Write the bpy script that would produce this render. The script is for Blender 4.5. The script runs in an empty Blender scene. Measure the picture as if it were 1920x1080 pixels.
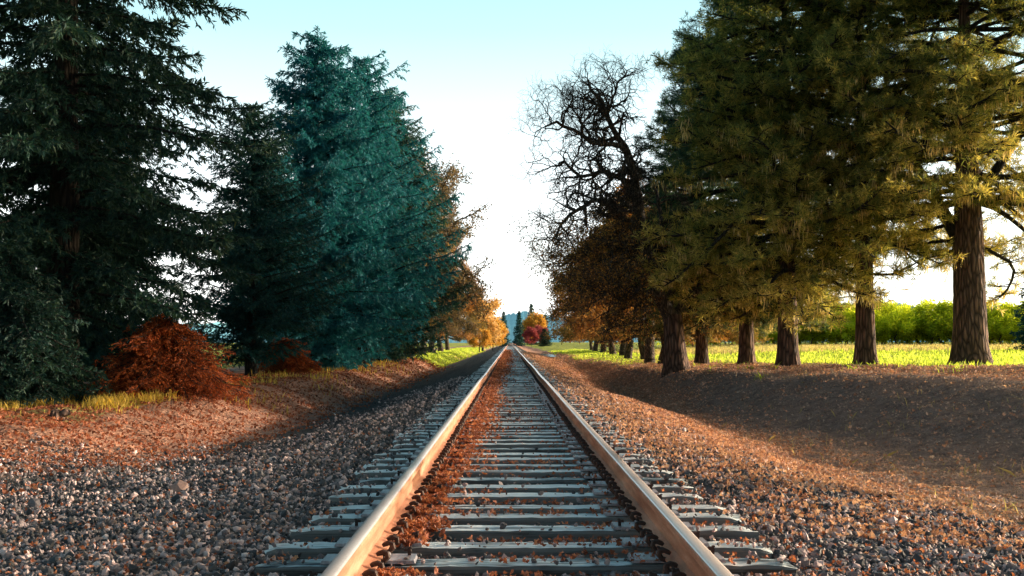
import bpy, math, random
import numpy as np
from mathutils import Vector, Matrix
R = math.radians
rng = np.random.default_rng(7)
random.seed(7)
scene = bpy.context.scene
COL = scene.collection
F = 2100.0
CX, CZ = -0.065, 1.07          # camera place

# ------------------------------------------------------------------ helpers
def lin(*c):
    return tuple(c) + (1.0,)

def np_mesh(name, verts, faces, rnd=None, smooth=False, extra=None):
    """verts (N,3), faces: an (M,k) array or a list of such arrays"""
    if not isinstance(faces, list):
        faces = [faces]
    me = bpy.data.meshes.new(name)
    verts = np.asarray(verts, dtype=np.float32)
    me.vertices.add(len(verts)); me.vertices.foreach_set('co', verts.ravel())
    idx = np.concatenate([f.ravel() for f in faces]).astype(np.int32)
    tot = np.concatenate([np.full(len(f), f.shape[1], dtype=np.int32) for f in faces])
    start = np.concatenate([[0], np.cumsum(tot)[:-1]]).astype(np.int32)
    me.loops.add(len(idx)); me.loops.foreach_set('vertex_index', idx)
    me.polygons.add(len(tot)); me.polygons.foreach_set('loop_start', start)
    me.polygons.foreach_set('use_smooth', np.full(len(tot), smooth, dtype=bool))
    me.update(calc_edges=True)
    if rnd is not None:
        a = me.attributes.new('rnd', 'FLOAT', 'POINT'); a.data.foreach_set('value', np.asarray(rnd, dtype=np.float32))
    if extra:
        for k, v in extra.items():
            a = me.attributes.new(k, 'FLOAT', 'POINT'); a.data.foreach_set('value', np.asarray(v, dtype=np.float32))
    return me

def link(name, me, mat=None, parent=None, loc=(0, 0, 0)):
    o = bpy.data.objects.new(name, me); COL.objects.link(o)
    if mat is not None:
        mats = mat if isinstance(mat, (list, tuple)) else [mat]
        if len(me.materials) == 0:
            for m in mats: me.materials.append(m)
    o.location = loc
    if parent: o.parent = parent
    return o

def tag(o, label=None, cat=None, group=None, kind=None):
    if label: o['label'] = label
    if cat: o['category'] = cat
    if group: o['group'] = group
    if kind: o['kind'] = kind
    return o

def empty(name, loc, rz=0.0, scale=1.0):
    o = bpy.data.objects.new(name, None); COL.objects.link(o)
    o.location = loc; o.rotation_euler = (0, 0, rz)
    o.scale = (scale, scale, scale) if not isinstance(scale, tuple) else scale
    o.empty_display_size = .2
    return o

def sstep(a, b, x):
    t = np.clip((x - a) / (b - a), 0, 1); return t * t * (3 - 2 * t)

_perm = np.random.default_rng(3).random((256, 256))
def vnoise(x, y):
    x = np.asarray(x, float); y = np.asarray(y, float)
    xi = np.floor(x).astype(int); yi = np.floor(y).astype(int)
    fx = x - xi; fy = y - yi; fx = fx * fx * (3 - 2 * fx); fy = fy * fy * (3 - 2 * fy)
    g = lambda a, b: _perm[a % 256, b % 256]
    return (g(xi, yi) * (1 - fx) * (1 - fy) + g(xi + 1, yi) * fx * (1 - fy) + g(xi, yi + 1) * (1 - fx) * fy + g(xi + 1, yi + 1) * fx * fy) * 2 - 1
def fbm(x, y, o=4):
    s = 0; a = .5
    for k in range(o):
        s = s + a * vnoise(x * 2 ** k + 17 * k, y * 2 ** k + 31 * k); a *= .5
    return s

# ------------------------------------------------------------------ the lie of the land
def bank_edge(y):      # x of the top edge of the right bank
    return np.interp(y, [-20, 8, 15, 22.7, 28.5, 34, 45, 90, 3000], [15, 14, 12.6, 10.6, 8.4, 6.0, 5.4, 5.2, 5.2])
def bank_top(y):
    return np.interp(y, [-20, 26, 33, 48, 70, 120, 3000], [.46, .46, .31, .16, .06, .0, -.1])
def ditch(y):          # depth of both ditches
    return np.interp(y, [-20, 4, 9, 15, 34, 50, 80, 3000], [-.24, -.26, -.52, -.92, -.78, -.46, -.36, -.34])
def lditch(y):
    return np.interp(y, [-20, 4, 9, 15, 26, 60, 3000], [-.16, -.17, -.26, -.5, -.78, -.72, -.6])
def gz(x, y, fine=True):
    x = np.asarray(x, float); y = np.asarray(y, float)
    be = bank_edge(y); bt = bank_top(y); dz = ditch(y)
    foot = np.maximum(be - np.interp(y, [12, 24, 40], [5.6, 4.6, 2.9]), 3.7)
    # right
    zr = -.085 + (dz + .085) * sstep(1.5, np.minimum(5.2, foot), x)
    zr = zr + (bt - .17 - dz) * sstep(foot, be, x) + .17 * sstep(be - .5, be + 3.2, x)
    fld = np.maximum(x - 9, 0)
    zr = zr + np.where(x > 9, sstep(40, 130, y + fld * .6) * .55, 0) * sstep(9, 22, x)
    # left
    ld = lditch(y)
    le = np.interp(y, [-20, 10, 20, 60, 3000], [7.5, 7.2, 6.9, 6.2, 5.6])
    xl = -x
    zl = -.085 + (ld + .085) * sstep(1.35, 4.2, xl)
    zl = zl + (-.12 - ld) * sstep(4.6, le, xl)
    z = np.where(x > 0, zr, zl)
    far = sstep(1.5, 4.5, np.abs(x))
    z = z + fbm(x * .45, y * .45, 3) * .10 * far
    if fine:
        z = z + fbm(x * 2.1 + 5, y * 2.1, 4) * .09 * (0.25 + .75 * far)
    return z

def pz(px, y, X=None):
    """world X of the photo column px at the distance y"""
    return CX + (px - 956) / F * y

# ------------------------------------------------------------------ materials
def new_mat(name):
    m = bpy.data.materials.new(name); m.use_nodes = True
    nt = m.node_tree; nt.nodes.clear()
    return m, nt
def N(nt, t, **kw):
    n = nt.nodes.new(t)
    for k, v in kw.items():
        if k in n.inputs: n.inputs[k].default_value = v
        else: setattr(n, k, v)
    return n
def ramp(nt, stops, fac=None):
    n = nt.nodes.new('ShaderNodeValToRGB'); cr = n.color_ramp
    while len(cr.elements) < len(stops): cr.elements.new(.5)
    for e, (p, c) in zip(cr.elements, stops):
        e.position = p; e.color = tuple(c) + (1,)
    if fac is not None: nt.links.new(fac, n.inputs[0])
    return n
def noise(nt, scale, detail=4, rough=.6, vec=None, dist=0):
    n = nt.nodes.new('ShaderNodeTexNoise'); n.inputs['Scale'].default_value = scale
    n.inputs['Detail'].default_value = detail; n.inputs['Roughness'].default_value = rough; n.inputs['Distortion'].default_value = dist
    if vec is not None: nt.links.new(vec, n.inputs['Vector'])
    return n
def mixc(nt, fac, a, b, mode='MIX'):
    n = nt.nodes.new('ShaderNodeMix'); n.data_type = 'RGBA'; n.blend_type = mode
    for s, v in ((n.inputs[0], fac), (n.inputs[6], a), (n.inputs[7], b)):
        if isinstance(v, (int, float)): s.default_value = v
        elif isinstance(v, tuple): s.default_value = v + (1,) if len(v) == 3 else v
        else: nt.links.new(v, s)
    return n.outputs[2]
def math_(nt, op, a, b=None, clamp=False):
    n = nt.nodes.new('ShaderNodeMath'); n.operation = op; n.use_clamp = clamp
    for s, v in ((n.inputs[0], a), (n.inputs[1], b)):
        if v is None: continue
        if isinstance(v, (int, float)): s.default_value = v
        else: nt.links.new(v, s)
    return n.outputs[0]
def out(nt, sh):
    o = nt.nodes.new('ShaderNodeOutputMaterial'); nt.links.new(sh, o.inputs[0])
def bump(nt, h, strength=.5, dist=.02):
    n = nt.nodes.new('ShaderNodeBump'); n.inputs['Strength'].default_value = strength; n.inputs['Distance'].default_value = dist
    nt.links.new(h, n.inputs['Height']); return n.outputs[0]

def leaf_mat(name, stops, transl=.4, clump=.6, tr_gain=1.3, oscale=1.0, rough=.6, var=.16, low=0.0):
    """small leaves or needles: diffuse plus light coming through, colours by leaf and by clump"""
    m, nt = new_mat(name)
    at = N(nt, 'ShaderNodeAttribute'); at.attribute_name = 'rnd'
    tc = N(nt, 'ShaderNodeTexCoord')
    no = noise(nt, clump * oscale, 3, .6, tc.outputs['Object'])
    oi = N(nt, 'ShaderNodeObjectInfo')
    f = math_(nt, 'ADD', math_(nt, 'MULTIPLY', at.outputs['Fac'], .55), math_(nt, 'MULTIPLY', no.outputs[0], .7))
    f = math_(nt, 'ADD', f, math_(nt, 'MULTIPLY', math_(nt, 'SUBTRACT', oi.outputs['Random'], .5), var))
    if low:
        sz = N(nt, 'ShaderNodeSeparateXYZ'); nt.links.new(tc.outputs['Object'], sz.inputs[0])
        f = math_(nt, 'ADD', f, math_(nt, 'SUBTRACT', low, math_(nt, 'MULTIPLY', sz.outputs[2], low / 7.0)))
    f = math_(nt, 'SUBTRACT', f, .12, True)
    c = ramp(nt, stops, f).outputs[0]
    d = N(nt, 'ShaderNodeBsdfPrincipled'); nt.links.new(c, d.inputs['Base Color']); d.inputs['Roughness'].default_value = rough
    d.inputs['Specular IOR Level'].default_value = .25
    t = N(nt, 'ShaderNodeBsdfTranslucent')
    g = mixc(nt, 1.0, c, (tr_gain, tr_gain * .98, tr_gain * .6), 'MULTIPLY'); nt.links.new(g, t.inputs[0])
    mx = N(nt, 'ShaderNodeMixShader'); mx.inputs[0].default_value = transl
    nt.links.new(d.outputs[0], mx.inputs[1]); nt.links.new(t.outputs[0], mx.inputs[2])
    out(nt, mx.outputs[0]); return m

M = {}
M['spruce'] = leaf_mat('spruce_needles', [(0, (0.008, 0.028, 0.028)), (.45, (0.019, 0.061, 0.054)), (.8, (0.045, 0.095, 0.058)), (1, (0.128, 0.122, 0.051))], .22)
M['teal'] = leaf_mat('teal_haze_needles', [(0, (.014, .13, .19)), (.5, (.022, .20, .27)), (.85, (.034, .25, .31)), (1, (.06, .26, .28))], .25)  # teal lens haze put into the needle colour
M['teal_dark'] = leaf_mat('dark_blue_green_needles', [(0, (.008, .045, .055)), (.5, (.016, .085, .095)), (.8, (.05, .11, .085)), (1, (.24, .17, .07))], .28)
M['pine'] = leaf_mat('pine_needles', [(0, (.026, .058, .034)), (.30, (.09, .135, .05)), (.50, (.24, .25, .07)), (.72, (.58, .46, .13)), (1, (.92, .76, .36))], .5, .8, 1.6, low=.17)
M['pine_cool'] = leaf_mat('cool_pine_needles', [(0, (.015, .050, .052)), (.4, (.04, .105, .085)), (.65, (.13, .17, .07)), (.85, (.38, .30, .10)), (1, (.65, .50, .20))], .35, .8, 1.4, low=.22)
M['moss'] = leaf_mat('hanging_dead_needles', [(0, (.38, .24, .10)), (.5, (.75, .55, .28)), (1, (.92, .82, .55))], .55, 2.0, 1.5)
M['oak_brown'] = leaf_mat('brown_oak_leaves', [(0, (0.076, 0.046, 0.025)), (.4, (0.218, 0.107, 0.046)), (.7, (0.510, 0.243, 0.076)), (1, (0.920, 0.561, 0.153))], .45, 1.1, 1.6)
M['oak_olive'] = leaf_mat('olive_oak_leaves', [(0, (0.049, 0.059, 0.032)), (.4, (0.149, 0.122, 0.049)), (.75, (0.378, 0.230, 0.081)), (1, (0.810, 0.459, 0.135))], .42, 1.1, 1.5)
M['oak_grey'] = leaf_mat('dull_brown_oak_leaves', [(0, (0.042, 0.054, 0.054)), (.4, (0.115, 0.105, 0.080)), (.75, (0.315, 0.200, 0.105)), (1, (0.714, 0.399, 0.168))], .35, 1.1, 1.4)
M['gold'] = leaf_mat('golden_leaves', [(0, (.34, .16, .04)), (.5, (.62, .35, .08)), (1, (.85, .60, .20))], .5, 1, 1.3)
M['pale_gold'] = leaf_mat('pale_peach_leaves', [(0, (.38, .22, .09)), (.5, (.66, .42, .20)), (1, (.85, .62, .36))], .5, 1, 1.2)
M['red'] = leaf_mat('crimson_leaves', [(0, (.12, .03, .045)), (.5, (.32, .06, .09)), (1, (.58, .14, .15))], .4, .8, 1.2)
M['rust'] = leaf_mat('flare_red_needles', [(0, (.09, .024, .010)), (.4, (.28, .062, .016)), (.75, (.55, .13, .03)), (1, (.75, .27, .07))], .3, 1.2, 1.2)  # red lens-flare tint put into the foliage colour
M['orchard'] = leaf_mat('yellow_green_leaves', [(0, (.13, .17, .015)), (.4, (.45, .52, .03)), (.75, (.80, .85, .07)), (1, (.92, .88, .14))], .55, 1.4, 1.7, var=.5)
M['grass'] = leaf_mat('bright_grass', [(0, (.13, .20, .03)), (.5, (.38, .50, .07)), (1, (.72, .74, .18))], .6, .5, 1.6, 1)
M['straw'] = leaf_mat('dry_grass', [(0, (0.202, 0.187, 0.029)), (.4, (0.547, 0.389, 0.072)), (1, (0.920, 0.720, 0.288))], .5, 2, 1.4)
M['hay'] = leaf_mat('seed_head_grass', [(0, (.30, .27, .10)), (.5, (.50, .42, .20)), (1, (.72, .58, .36))], .5, 2, 1.4)
M['leaves'] = leaf_mat('fallen_leaves', [(0, (.07, .03, .022)), (.35, (.26, .085, .05)), (.62, (.52, .18, .10)), (.85, (.80, .42, .29)), (1, (.92, .76, .68))], .3, 3, 1.3)
M['leaves_tan'] = leaf_mat('dry_tan_leaves', [(0, (.17, .085, .065)), (.35, (.54, .27, .19)), (.7, (.92, .56, .43)), (1, (.95, .82, .74))], .25, 3, 1.2)
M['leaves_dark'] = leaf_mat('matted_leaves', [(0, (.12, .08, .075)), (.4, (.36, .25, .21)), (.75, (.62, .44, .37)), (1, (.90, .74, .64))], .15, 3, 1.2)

def bark_mat(name, c0, c1, c2, scale=1.0):
    m, nt = new_mat(name)
    tc = N(nt, 'ShaderNodeTexCoord'); mp = N(nt, 'ShaderNodeMapping'); mp.inputs['Scale'].default_value = (9 * scale, 9 * scale, 1.6 * scale)
    nt.links.new(tc.outputs['Object'], mp.inputs[0])
    n1 = noise(nt, 1.4, 6, .65, mp.outputs[0], .6); n2 = noise(nt, .35, 3, .6, mp.outputs[0])
    vo = N(nt, 'ShaderNodeTexVoronoi'); vo.feature = 'DISTANCE_TO_EDGE'; vo.inputs['Scale'].default_value = 1.1; nt.links.new(mp.outputs[0], vo.inputs['Vector'])
    cr = math_(nt, 'MULTIPLY', vo.outputs[0], 3.0, True)
    f = math_(nt, 'MULTIPLY', math_(nt, 'ADD', n1.outputs[0], math_(nt, 'MULTIPLY', n2.outputs[0], .5)), .7)
    c = ramp(nt, [(.25, c0), (.5, c1), (.75, c2)], f).outputs[0]
    c = mixc(nt, cr, (c0[0] * .4, c0[1] * .4, c0[2] * .4), c)
    p = N(nt, 'ShaderNodeBsdfPrincipled'); p.inputs['Roughness'].default_value = .9; nt.links.new(c, p.inputs['Base Color'])
    h = math_(nt, 'ADD', cr, math_(nt, 'MULTIPLY', n1.outputs[0], .5))
    nt.links.new(bump(nt, h, 1.0, .05), p.inputs['Normal'])
    out(nt, p.outputs[0]); return m
M['bark'] = bark_mat('furrowed_pine_bark', (.07, .04, .03), (.22, .125, .09), (.42, .27, .21))
M['bark_dark'] = bark_mat('dark_bark', (.012, .011, .010), (.035, .028, .024), (.08, .06, .05))
M['bark_oak'] = bark_mat('mossy_oak_bark', (.07, .062, .055), (.21, .16, .12), (.40, .29, .18), 1.6)
M['bark_grey'] = bark_mat('pale_grey_bark', (.05, .045, .045), (.14, .12, .11), (.30, .26, .23), 2)

# railway materials
def mk_wood():
    m, nt = new_mat('weathered_tie_wood')
    tc = N(nt, 'ShaderNodeTexCoord'); oi = N(nt, 'ShaderNodeObjectInfo')
    off = N(nt, 'ShaderNodeVectorMath'); off.operation = 'ADD'
    cmb = N(nt, 'ShaderNodeCombineXYZ'); r10 = math_(nt, 'MULTIPLY', oi.outputs['Random'], 40)
    nt.links.new(r10, cmb.inputs[0]); nt.links.new(r10, cmb.inputs[1])
    nt.links.new(tc.outputs['Object'], off.inputs[0]); nt.links.new(cmb.outputs[0], off.inputs[1])
    mp = N(nt, 'ShaderNodeMapping'); mp.inputs['Scale'].default_value = (1.3, 42, 42); nt.links.new(off.outputs[0], mp.inputs[0])
    g = noise(nt, 1.0, 5, .65, mp.outputs[0], .25)
    b = noise(nt, 3.0, 3, .6, off.outputs[0])
    f = math_(nt, 'ADD', math_(nt, 'MULTIPLY', g.outputs[0], .8), math_(nt, 'MULTIPLY', b.outputs[0], .35))
    f = math_(nt, 'ADD', f, math_(nt, 'MULTIPLY', math_(nt, 'SUBTRACT', oi.outputs['Random'], .42), .34))
    c = ramp(nt, [(.34, (.02, .02, .024)), (.45, (.10, .115, .13)), (.52, (.55, .66, .72)), (.62, (.93, .97, .98))], f).outputs[0]
    # weathered upper face, with pale sky sheen put into its colour; sides darker
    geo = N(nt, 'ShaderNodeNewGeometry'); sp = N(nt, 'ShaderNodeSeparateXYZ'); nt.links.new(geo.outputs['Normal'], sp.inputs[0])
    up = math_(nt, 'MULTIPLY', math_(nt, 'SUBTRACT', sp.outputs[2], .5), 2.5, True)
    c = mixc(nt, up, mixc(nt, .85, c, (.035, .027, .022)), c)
    p = N(nt, 'ShaderNodeBsdfPrincipled'); nt.links.new(c, p.inputs['Base Color']); p.inputs['Roughness'].default_value = .42; p.inputs['Specular IOR Level'].default_value = .7
    nt.links.new(bump(nt, g.outputs[0], .55, .008), p.inputs['Normal'])
    out(nt, p.outputs[0]); return m
M['wood'] = mk_wood()

def mk_rust(name, c0, c1, c2, metal=.0, rough=.7, sc=14, bs=.35):
    m, nt = new_mat(name)
    tc = N(nt, 'ShaderNodeTexCoord'); mp = N(nt, 'ShaderNodeMapping'); mp.inputs['Scale'].default_value = (1, .12, 1.0); nt.links.new(tc.outputs['Object'], mp.inputs[0])
    n1 = noise(nt, sc, 5, .6, mp.outputs[0]); n2 = noise(nt, 90, 3, .6, tc.outputs['Object'])
    f = math_(nt, 'ADD', math_(nt, 'MULTIPLY', n1.outputs[0], .7), math_(nt, 'MULTIPLY', n2.outputs[0], .3))
    c = ramp(nt, [(.35, c0), (.5, c1), (.66, c2)], f).outputs[0]
    p = N(nt, 'ShaderNodeBsdfPrincipled'); nt.links.new(c, p.inputs['Base Color'])
    p.inputs['Metallic'].default_value = metal; p.inputs['Roughness'].default_value = rough
    nt.links.new(bump(nt, n2.outputs[0], bs, .004), p.inputs['Normal'])
    out(nt, p.outputs[0]); return m
M['rust_side'] = mk_rust('rusty_rail_side', (.30, .12, .065), (.50, .225, .125), (.68, .38, .25))
M['rail_top'] = mk_rust('worn_rail_top', (.66, .50, .45), (.86, .72, .68), (.95, .88, .86), .12, .26, 6, .02)
M['dark_iron'] = mk_rust('dark_rusty_iron', (.018, .010, .009), (.045, .024, .02), (.10, .055, .04), 0, .75)
M['plate_iron'] = mk_rust('grey_plate_iron', (.16, .15, .17), (.34, .33, .37), (.58, .56, .60), .2, .45)

def mk_stone(name, stops):
    m, nt = new_mat(name)
    at = N(nt, 'ShaderNodeAttribute'); at.attribute_name = 'rnd'
    tc = N(nt, 'ShaderNodeTexCoord'); no = noise(nt, 38, 3, .6, tc.outputs['Object'])
    f = math_(nt, 'ADD', math_(nt, 'MULTIPLY', at.outputs['Fac'], .8), math_(nt, 'MULTIPLY', no.outputs[0], .25))
    c = ramp(nt, stops, f).outputs[0]
    p = N(nt, 'ShaderNodeBsdfPrincipled'); nt.links.new(c, p.inputs['Base Color']); p.inputs['Roughness'].default_value = .68
    nt.links.new(bump(nt, no.outputs[0], .5, .006), p.inputs['Normal'])
    out(nt, p.outputs[0]); return m
M['stone'] = mk_stone('ballast_stone', [(0, (.022, .028, .034)), (.42, (.095, .092, .10)), (.68, (.30, .24, .24)), (.85, (.78, .56, .53)), (1, (.95, .82, .80))])  # pink in the upper stops takes in the lens-flare tint
M['pink_stone'] = mk_stone('pale_pink_stone', [(0, (.35, .2, .16)), (1, (.55, .36, .30))])

def mk_ground():
    m, nt = new_mat('ground_cover')
    tc = N(nt, 'ShaderNodeTexCoord'); P = tc.outputs['Object']
    def at(n):
        a = N(nt, 'ShaderNodeAttribute'); a.attribute_name = n; return a.outputs['Fac']
    big = noise(nt, .6, 4, .6, P); mid = noise(nt, 5, 5, .7, P); fine = noise(nt, 30, 4, .7, P)
    vo = N(nt, 'ShaderNodeTexVoronoi'); vo.inputs['Scale'].default_value = 16; nt.links.new(P, vo.inputs['Vector'])
    fm = math_(nt, 'ADD', math_(nt, 'MULTIPLY', mid.outputs[0], .5), math_(nt, 'MULTIPLY', fine.outputs[0], .5))
    stone = ramp(nt, [(.3, (0.024, 0.033, 0.038)), (.5, (0.105, 0.119, 0.130)), (.7, (0.261, 0.248, 0.261))], fm).outputs[0]
    vs = N(nt, 'ShaderNodeSeparateColor'); nt.links.new(vo.outputs['Color'], vs.inputs[0])
    stone = mixc(nt, .6, stone, ramp(nt, [(0, (.015, .02, .022)), (.6, (.05, .055, .058)), (1, (.14, .125, .12))], vs.outputs[0]).outputs[0])
    litter = ramp(nt, [(.28, (.13, .065, .045)), (.45, (.42, .21, .14)), (.58, (.72, .40, .28)), (.75, (.92, .66, .52))], fm).outputs[0]
    soil = ramp(nt, [(.3, (.15, .10, .095)), (.5, (.34, .24, .21)), (.68, (.58, .43, .37))], fm).outputs[0]
    grass = ramp(nt, [(.3, (.14, .19, .03)), (.5, (.36, .41, .06)), (.7, (.66, .62, .16))], math_(nt, 'ADD', math_(nt, 'MULTIPLY', big.outputs[0], .5), math_(nt, 'MULTIPLY', fine.outputs[0], .5))).outputs[0]
    def mask(a, k=1.2):
        return math_(nt, 'MULTIPLY', math_(nt, 'SUBTRACT', math_(nt, 'ADD', at(a), math_(nt, 'MULTIPLY', math_(nt, 'SUBTRACT', mid.outputs[0], .5), k)), .3), 2.5, True)
    c = mixc(nt, mask('soil'), stone, soil)
    c = mixc(nt, mask('litter'), c, litter)
    c = mixc(nt, mask('grass', .8), c, grass)
    p = N(nt, 'ShaderNodeBsdfPrincipled'); nt.links.new(c, p.inputs['Base Color']); p.inputs['Roughness'].default_value = .9
    p.inputs['Specular IOR Level'].default_value = .2
    h = math_(nt, 'ADD', vo.outputs[0], math_(nt, 'MULTIPLY', fm, 1.4))
    nt.links.new(bump(nt, h, 1.0, .07), p.inputs['Normal'])
    out(nt, p.outputs[0]); return m
M['ground'] = mk_ground()

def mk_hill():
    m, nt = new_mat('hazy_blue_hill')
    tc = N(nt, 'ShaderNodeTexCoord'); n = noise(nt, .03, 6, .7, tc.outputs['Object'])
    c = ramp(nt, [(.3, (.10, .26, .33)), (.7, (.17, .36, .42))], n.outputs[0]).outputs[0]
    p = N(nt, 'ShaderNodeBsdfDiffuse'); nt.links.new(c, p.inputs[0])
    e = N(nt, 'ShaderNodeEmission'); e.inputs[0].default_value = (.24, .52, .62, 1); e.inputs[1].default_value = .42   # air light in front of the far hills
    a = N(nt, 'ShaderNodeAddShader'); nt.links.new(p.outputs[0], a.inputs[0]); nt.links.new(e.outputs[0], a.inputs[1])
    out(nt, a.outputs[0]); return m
M['hill'] = mk_hill()
mw, nt = new_mat('puddle_water')
p = N(nt, 'ShaderNodeBsdfPrincipled'); p.inputs['Base Color'].default_value = (.05, .06, .07, 1); p.inputs['Roughness'].default_value = .06
out(nt, p.outputs[0]); M['water'] = mw

# ------------------------------------------------------------------ ground sheet
def axis_x():
    a = list(np.arange(-9, 15.01, .14)); s = .16
    while a[-1] < 2500: a.append(a[-1] + s); s *= 1.10
    b = []; s = .16; v = -9.0
    while v > -2500: v -= s; s *= 1.10; b.append(v)
    return np.array(b[::-1] + a)
def axis_y():
    a = [-6.0]
    while a[-1] < 3500:
        a.append(a[-1] + max(.11, .0125 * max(a[-1], 0)))
    return np.array(a)
xs, ys = axis_x(), axis_y()
GX, GY = np.meshgrid(xs, ys)
GZ = gz(GX, GY)
nx, ny = len(xs), len(ys)
i = np.arange(nx - 1)[None, :] + nx * np.arange(ny - 1)[:, None]
quads = np.stack([i, i + 1, i + 1 + nx, i + nx], -1).reshape(-1, 4)
def zones(x, y):
    n = fbm(x * .25, y * .18, 3)
    be = bank_edge(y)
    litter = np.zeros_like(x)
    # warm leaf litter on the sunny shoulder to the right of the rails
    litter += sstep(1.6, 2.3, x) * (1 - sstep(4.0, 5.6, x)) * sstep(9, 15, y)
    litter += sstep(.4, .9, (x > 0) * sstep(be - .8, be + .3, x)) * (1 - sstep(be + 3.2, be + 5.5, x))
    litter += sstep(4.4, 5.6, -x) * (1 - sstep(9.5, 13, -x)) * sstep(8, 14, y) * .9
    litter += (np.abs(x) < .72) * sstep(12, 40, y) * .35
    soil = sstep(3.6, 5, x) * .8 + sstep(4.0, 5.2, -x) * sstep(10, 15, y)
    grass = sstep(be + 2.6, be + 4.4, x + n * 1.2) * (x > 0)
    grass += sstep(4.5, 5.4, x + n) * (1 - sstep(8.5, 9.5, x)) * sstep(52, 60, y) * .9
    grass += sstep(4.6, 5.6, -x + n) * (1 - sstep(9, 11, -x)) * sstep(72, 80, y)
    grass += sstep(12, 14, -x)
    grass += sstep(6.3, 7.0, -x + n) * (1 - sstep(8.0, 9.4, -x)) * sstep(15, 18, y) * .5
    return np.clip(litter, 0, 1), np.clip(soil, 0, 1), np.clip(grass, 0, 1)
L_, S_, G_ = zones(GX, GY)
me = np_mesh('ground', np.stack([GX, GY, GZ], -1).reshape(-1, 3), quads, None, True,
             {'litter': L_.ravel(), 'soil': S_.ravel(), 'grass': G_.ravel()})
tag(link('ground', me, M['ground']), kind='structure')

# ------------------------------------------------------------------ hills on the horizon
def hill_strip(name, px0, px1, D, crest, seed):
    n = 1600
    px = np.linspace(px0, px1, n); X = CX + (px - 956) / F * D
    cz = crest(px) / F * D
    cz = cz + np.abs(fbm(X * .09 + seed, X * 0 + seed, 3)) * D * .0035 + (np.random.default_rng(seed).random(n) ** 4) * D * .0022
    rows = []
    for k, (dy, f) in enumerate([(-260, 0), (-140, .45), (-50, .85), (0, 1.0), (120, .55), (300, 0)]):
        rows.append(np.stack([X, np.full(n, D + dy) + fbm(X * .01, X * 0 + k, 2) * 40 * (f > .0), cz * f - 8 * (f == 0)], -1))
    V = np.concatenate(rows); i = np.arange(n - 1)[None, :] + n * np.arange(len(rows) - 1)[:, None]
    q = np.stack([i, i + 1, i + 1 + n, i + n], -1).reshape(-1, 4)
    return tag(link(name, np_mesh(name, V, q, None, False), M['hill']), kind='structure')
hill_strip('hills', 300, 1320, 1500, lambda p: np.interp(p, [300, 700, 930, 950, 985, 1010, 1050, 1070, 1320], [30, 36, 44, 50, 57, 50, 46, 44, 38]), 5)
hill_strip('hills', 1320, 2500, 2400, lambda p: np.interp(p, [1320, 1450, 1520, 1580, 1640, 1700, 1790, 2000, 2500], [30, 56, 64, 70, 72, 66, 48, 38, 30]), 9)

# ------------------------------------------------------------------ track
TIE_S = .488; TIE0 = 1.1
def rail_wob(y, side):
    return (fbm(y * .16 + side * 9, y * 0 + side * 5.3, 3) * .022) * sstep(9, 30, y)
# ties
def tie_mesh(seed):
    r = np.random.default_rng(seed)
    nxs = 40; L = 2.62 + r.uniform(-.05, .05); W = .19 + r.uniform(-.02, .015); H = .17
    prof = np.array([(-.5, -1), (-.5, -.12), (-.47, -.02), (-.2, 0), (-.06, 0), (.07, 0), (.22, 0), (.47, -.02), (.5, -.12), (.5, -1)])
    X = np.linspace(-L / 2, L / 2, nxs); V = []
    for k, x in enumerate(X):
        e = min(k, nxs - 1 - k)
        for j, (a, b) in enumerate(prof):
            w = a * W * (1 + r.normal(0, .012)); h = b * H
            if 1 < j < 8: h += r.normal(0, .002) + .004 * math.sin(x * 3 + seed) * (j / 9 - .5)
            if e == 0 and b > -.5: h -= r.uniform(.004, .03)
            if e == 1 and b > -.5: h -= r.uniform(0, .008)
            xo = x + (r.uniform(-.02, .02) if e < 1 else 0)
            V.append((xo, w, h))
    # cracks along the grain
    V = np.array(V).reshape(nxs, 10, 3)
    for c in range(3):
        s = r.integers(0, nxs - 12); l = r.integers(8, 26); V[s:s + l, r.integers(3, 7), 2] -= r.uniform(.008, .02)
    V = V.reshape(-1, 3)
    i = np.arange(9)[None, :] + 10 * np.arange(nxs - 1)[:, None]
    q = np.stack([i, i + 10, i + 11, i + 1], -1).reshape(-1, 4)
    e0 = np.arange(10)[None, :]; e1 = (np.arange(10) + 10 * (nxs - 1))[::-1][None, :]
    return np_mesh('tie_wood', V, [q, e0, e1], None, False)
tie_meshes = [tie_mesh(s) for s in range(9)]
for m_ in tie_meshes: m_.materials.append(M['wood'])

def box_v(cx, cy, cz, sx, sy, sz, taper=0):
    v = []
    for dz in (-1, 1):
        t = 1 - (taper if dz > 0 else 0)
        for dx, dy in ((-1, -1), (1, -1), (1, 1), (-1, 1)):
            v.append((cx + dx * sx / 2 * t, cy + dy * sy / 2 * t, cz + dz * sz / 2))
    return np.array(v)
BOXF = np.array([(0, 3, 2, 1), (4, 5, 6, 7), (0, 1, 5, 4), (1, 2, 6, 5), (2, 3, 7, 6), (3, 0, 4, 7)])
def boxes(lst):
    V = np.concatenate([box_v(*b) for b in lst]); Fq = np.concatenate([BOXF + 8 * k for k in range(len(lst))])
    return V, Fq
def plate_mesh():   # a tie plate: slab, two shoulders, sits under the rail foot
    V, q = boxes([(0, 0, .008, .46, .185, .016, .03), (.083, 0, .022, .020, .170, .014, .2), (-.083, 0, .022, .020, .170, .014, .2)])
    V2 = []
    me = np_mesh('tie_plate', V, q); me.materials.append(M['plate_iron']); return me
def spike_mesh():
    V, q = boxes([(0, 0, -.01, .016, .016, .06), (-.008, 0, .026, .036, .026, .014, .25), (.004, 0, .035, .018, .018, .008, .3)])
    me = np_mesh('spike', V, q); me.materials.append(M['dark_iron']); return me
PLATE, SPIKE = plate_mesh(), spike_mesh()
NT = 300
ties_y = []
rt = random.Random(5)
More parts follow.
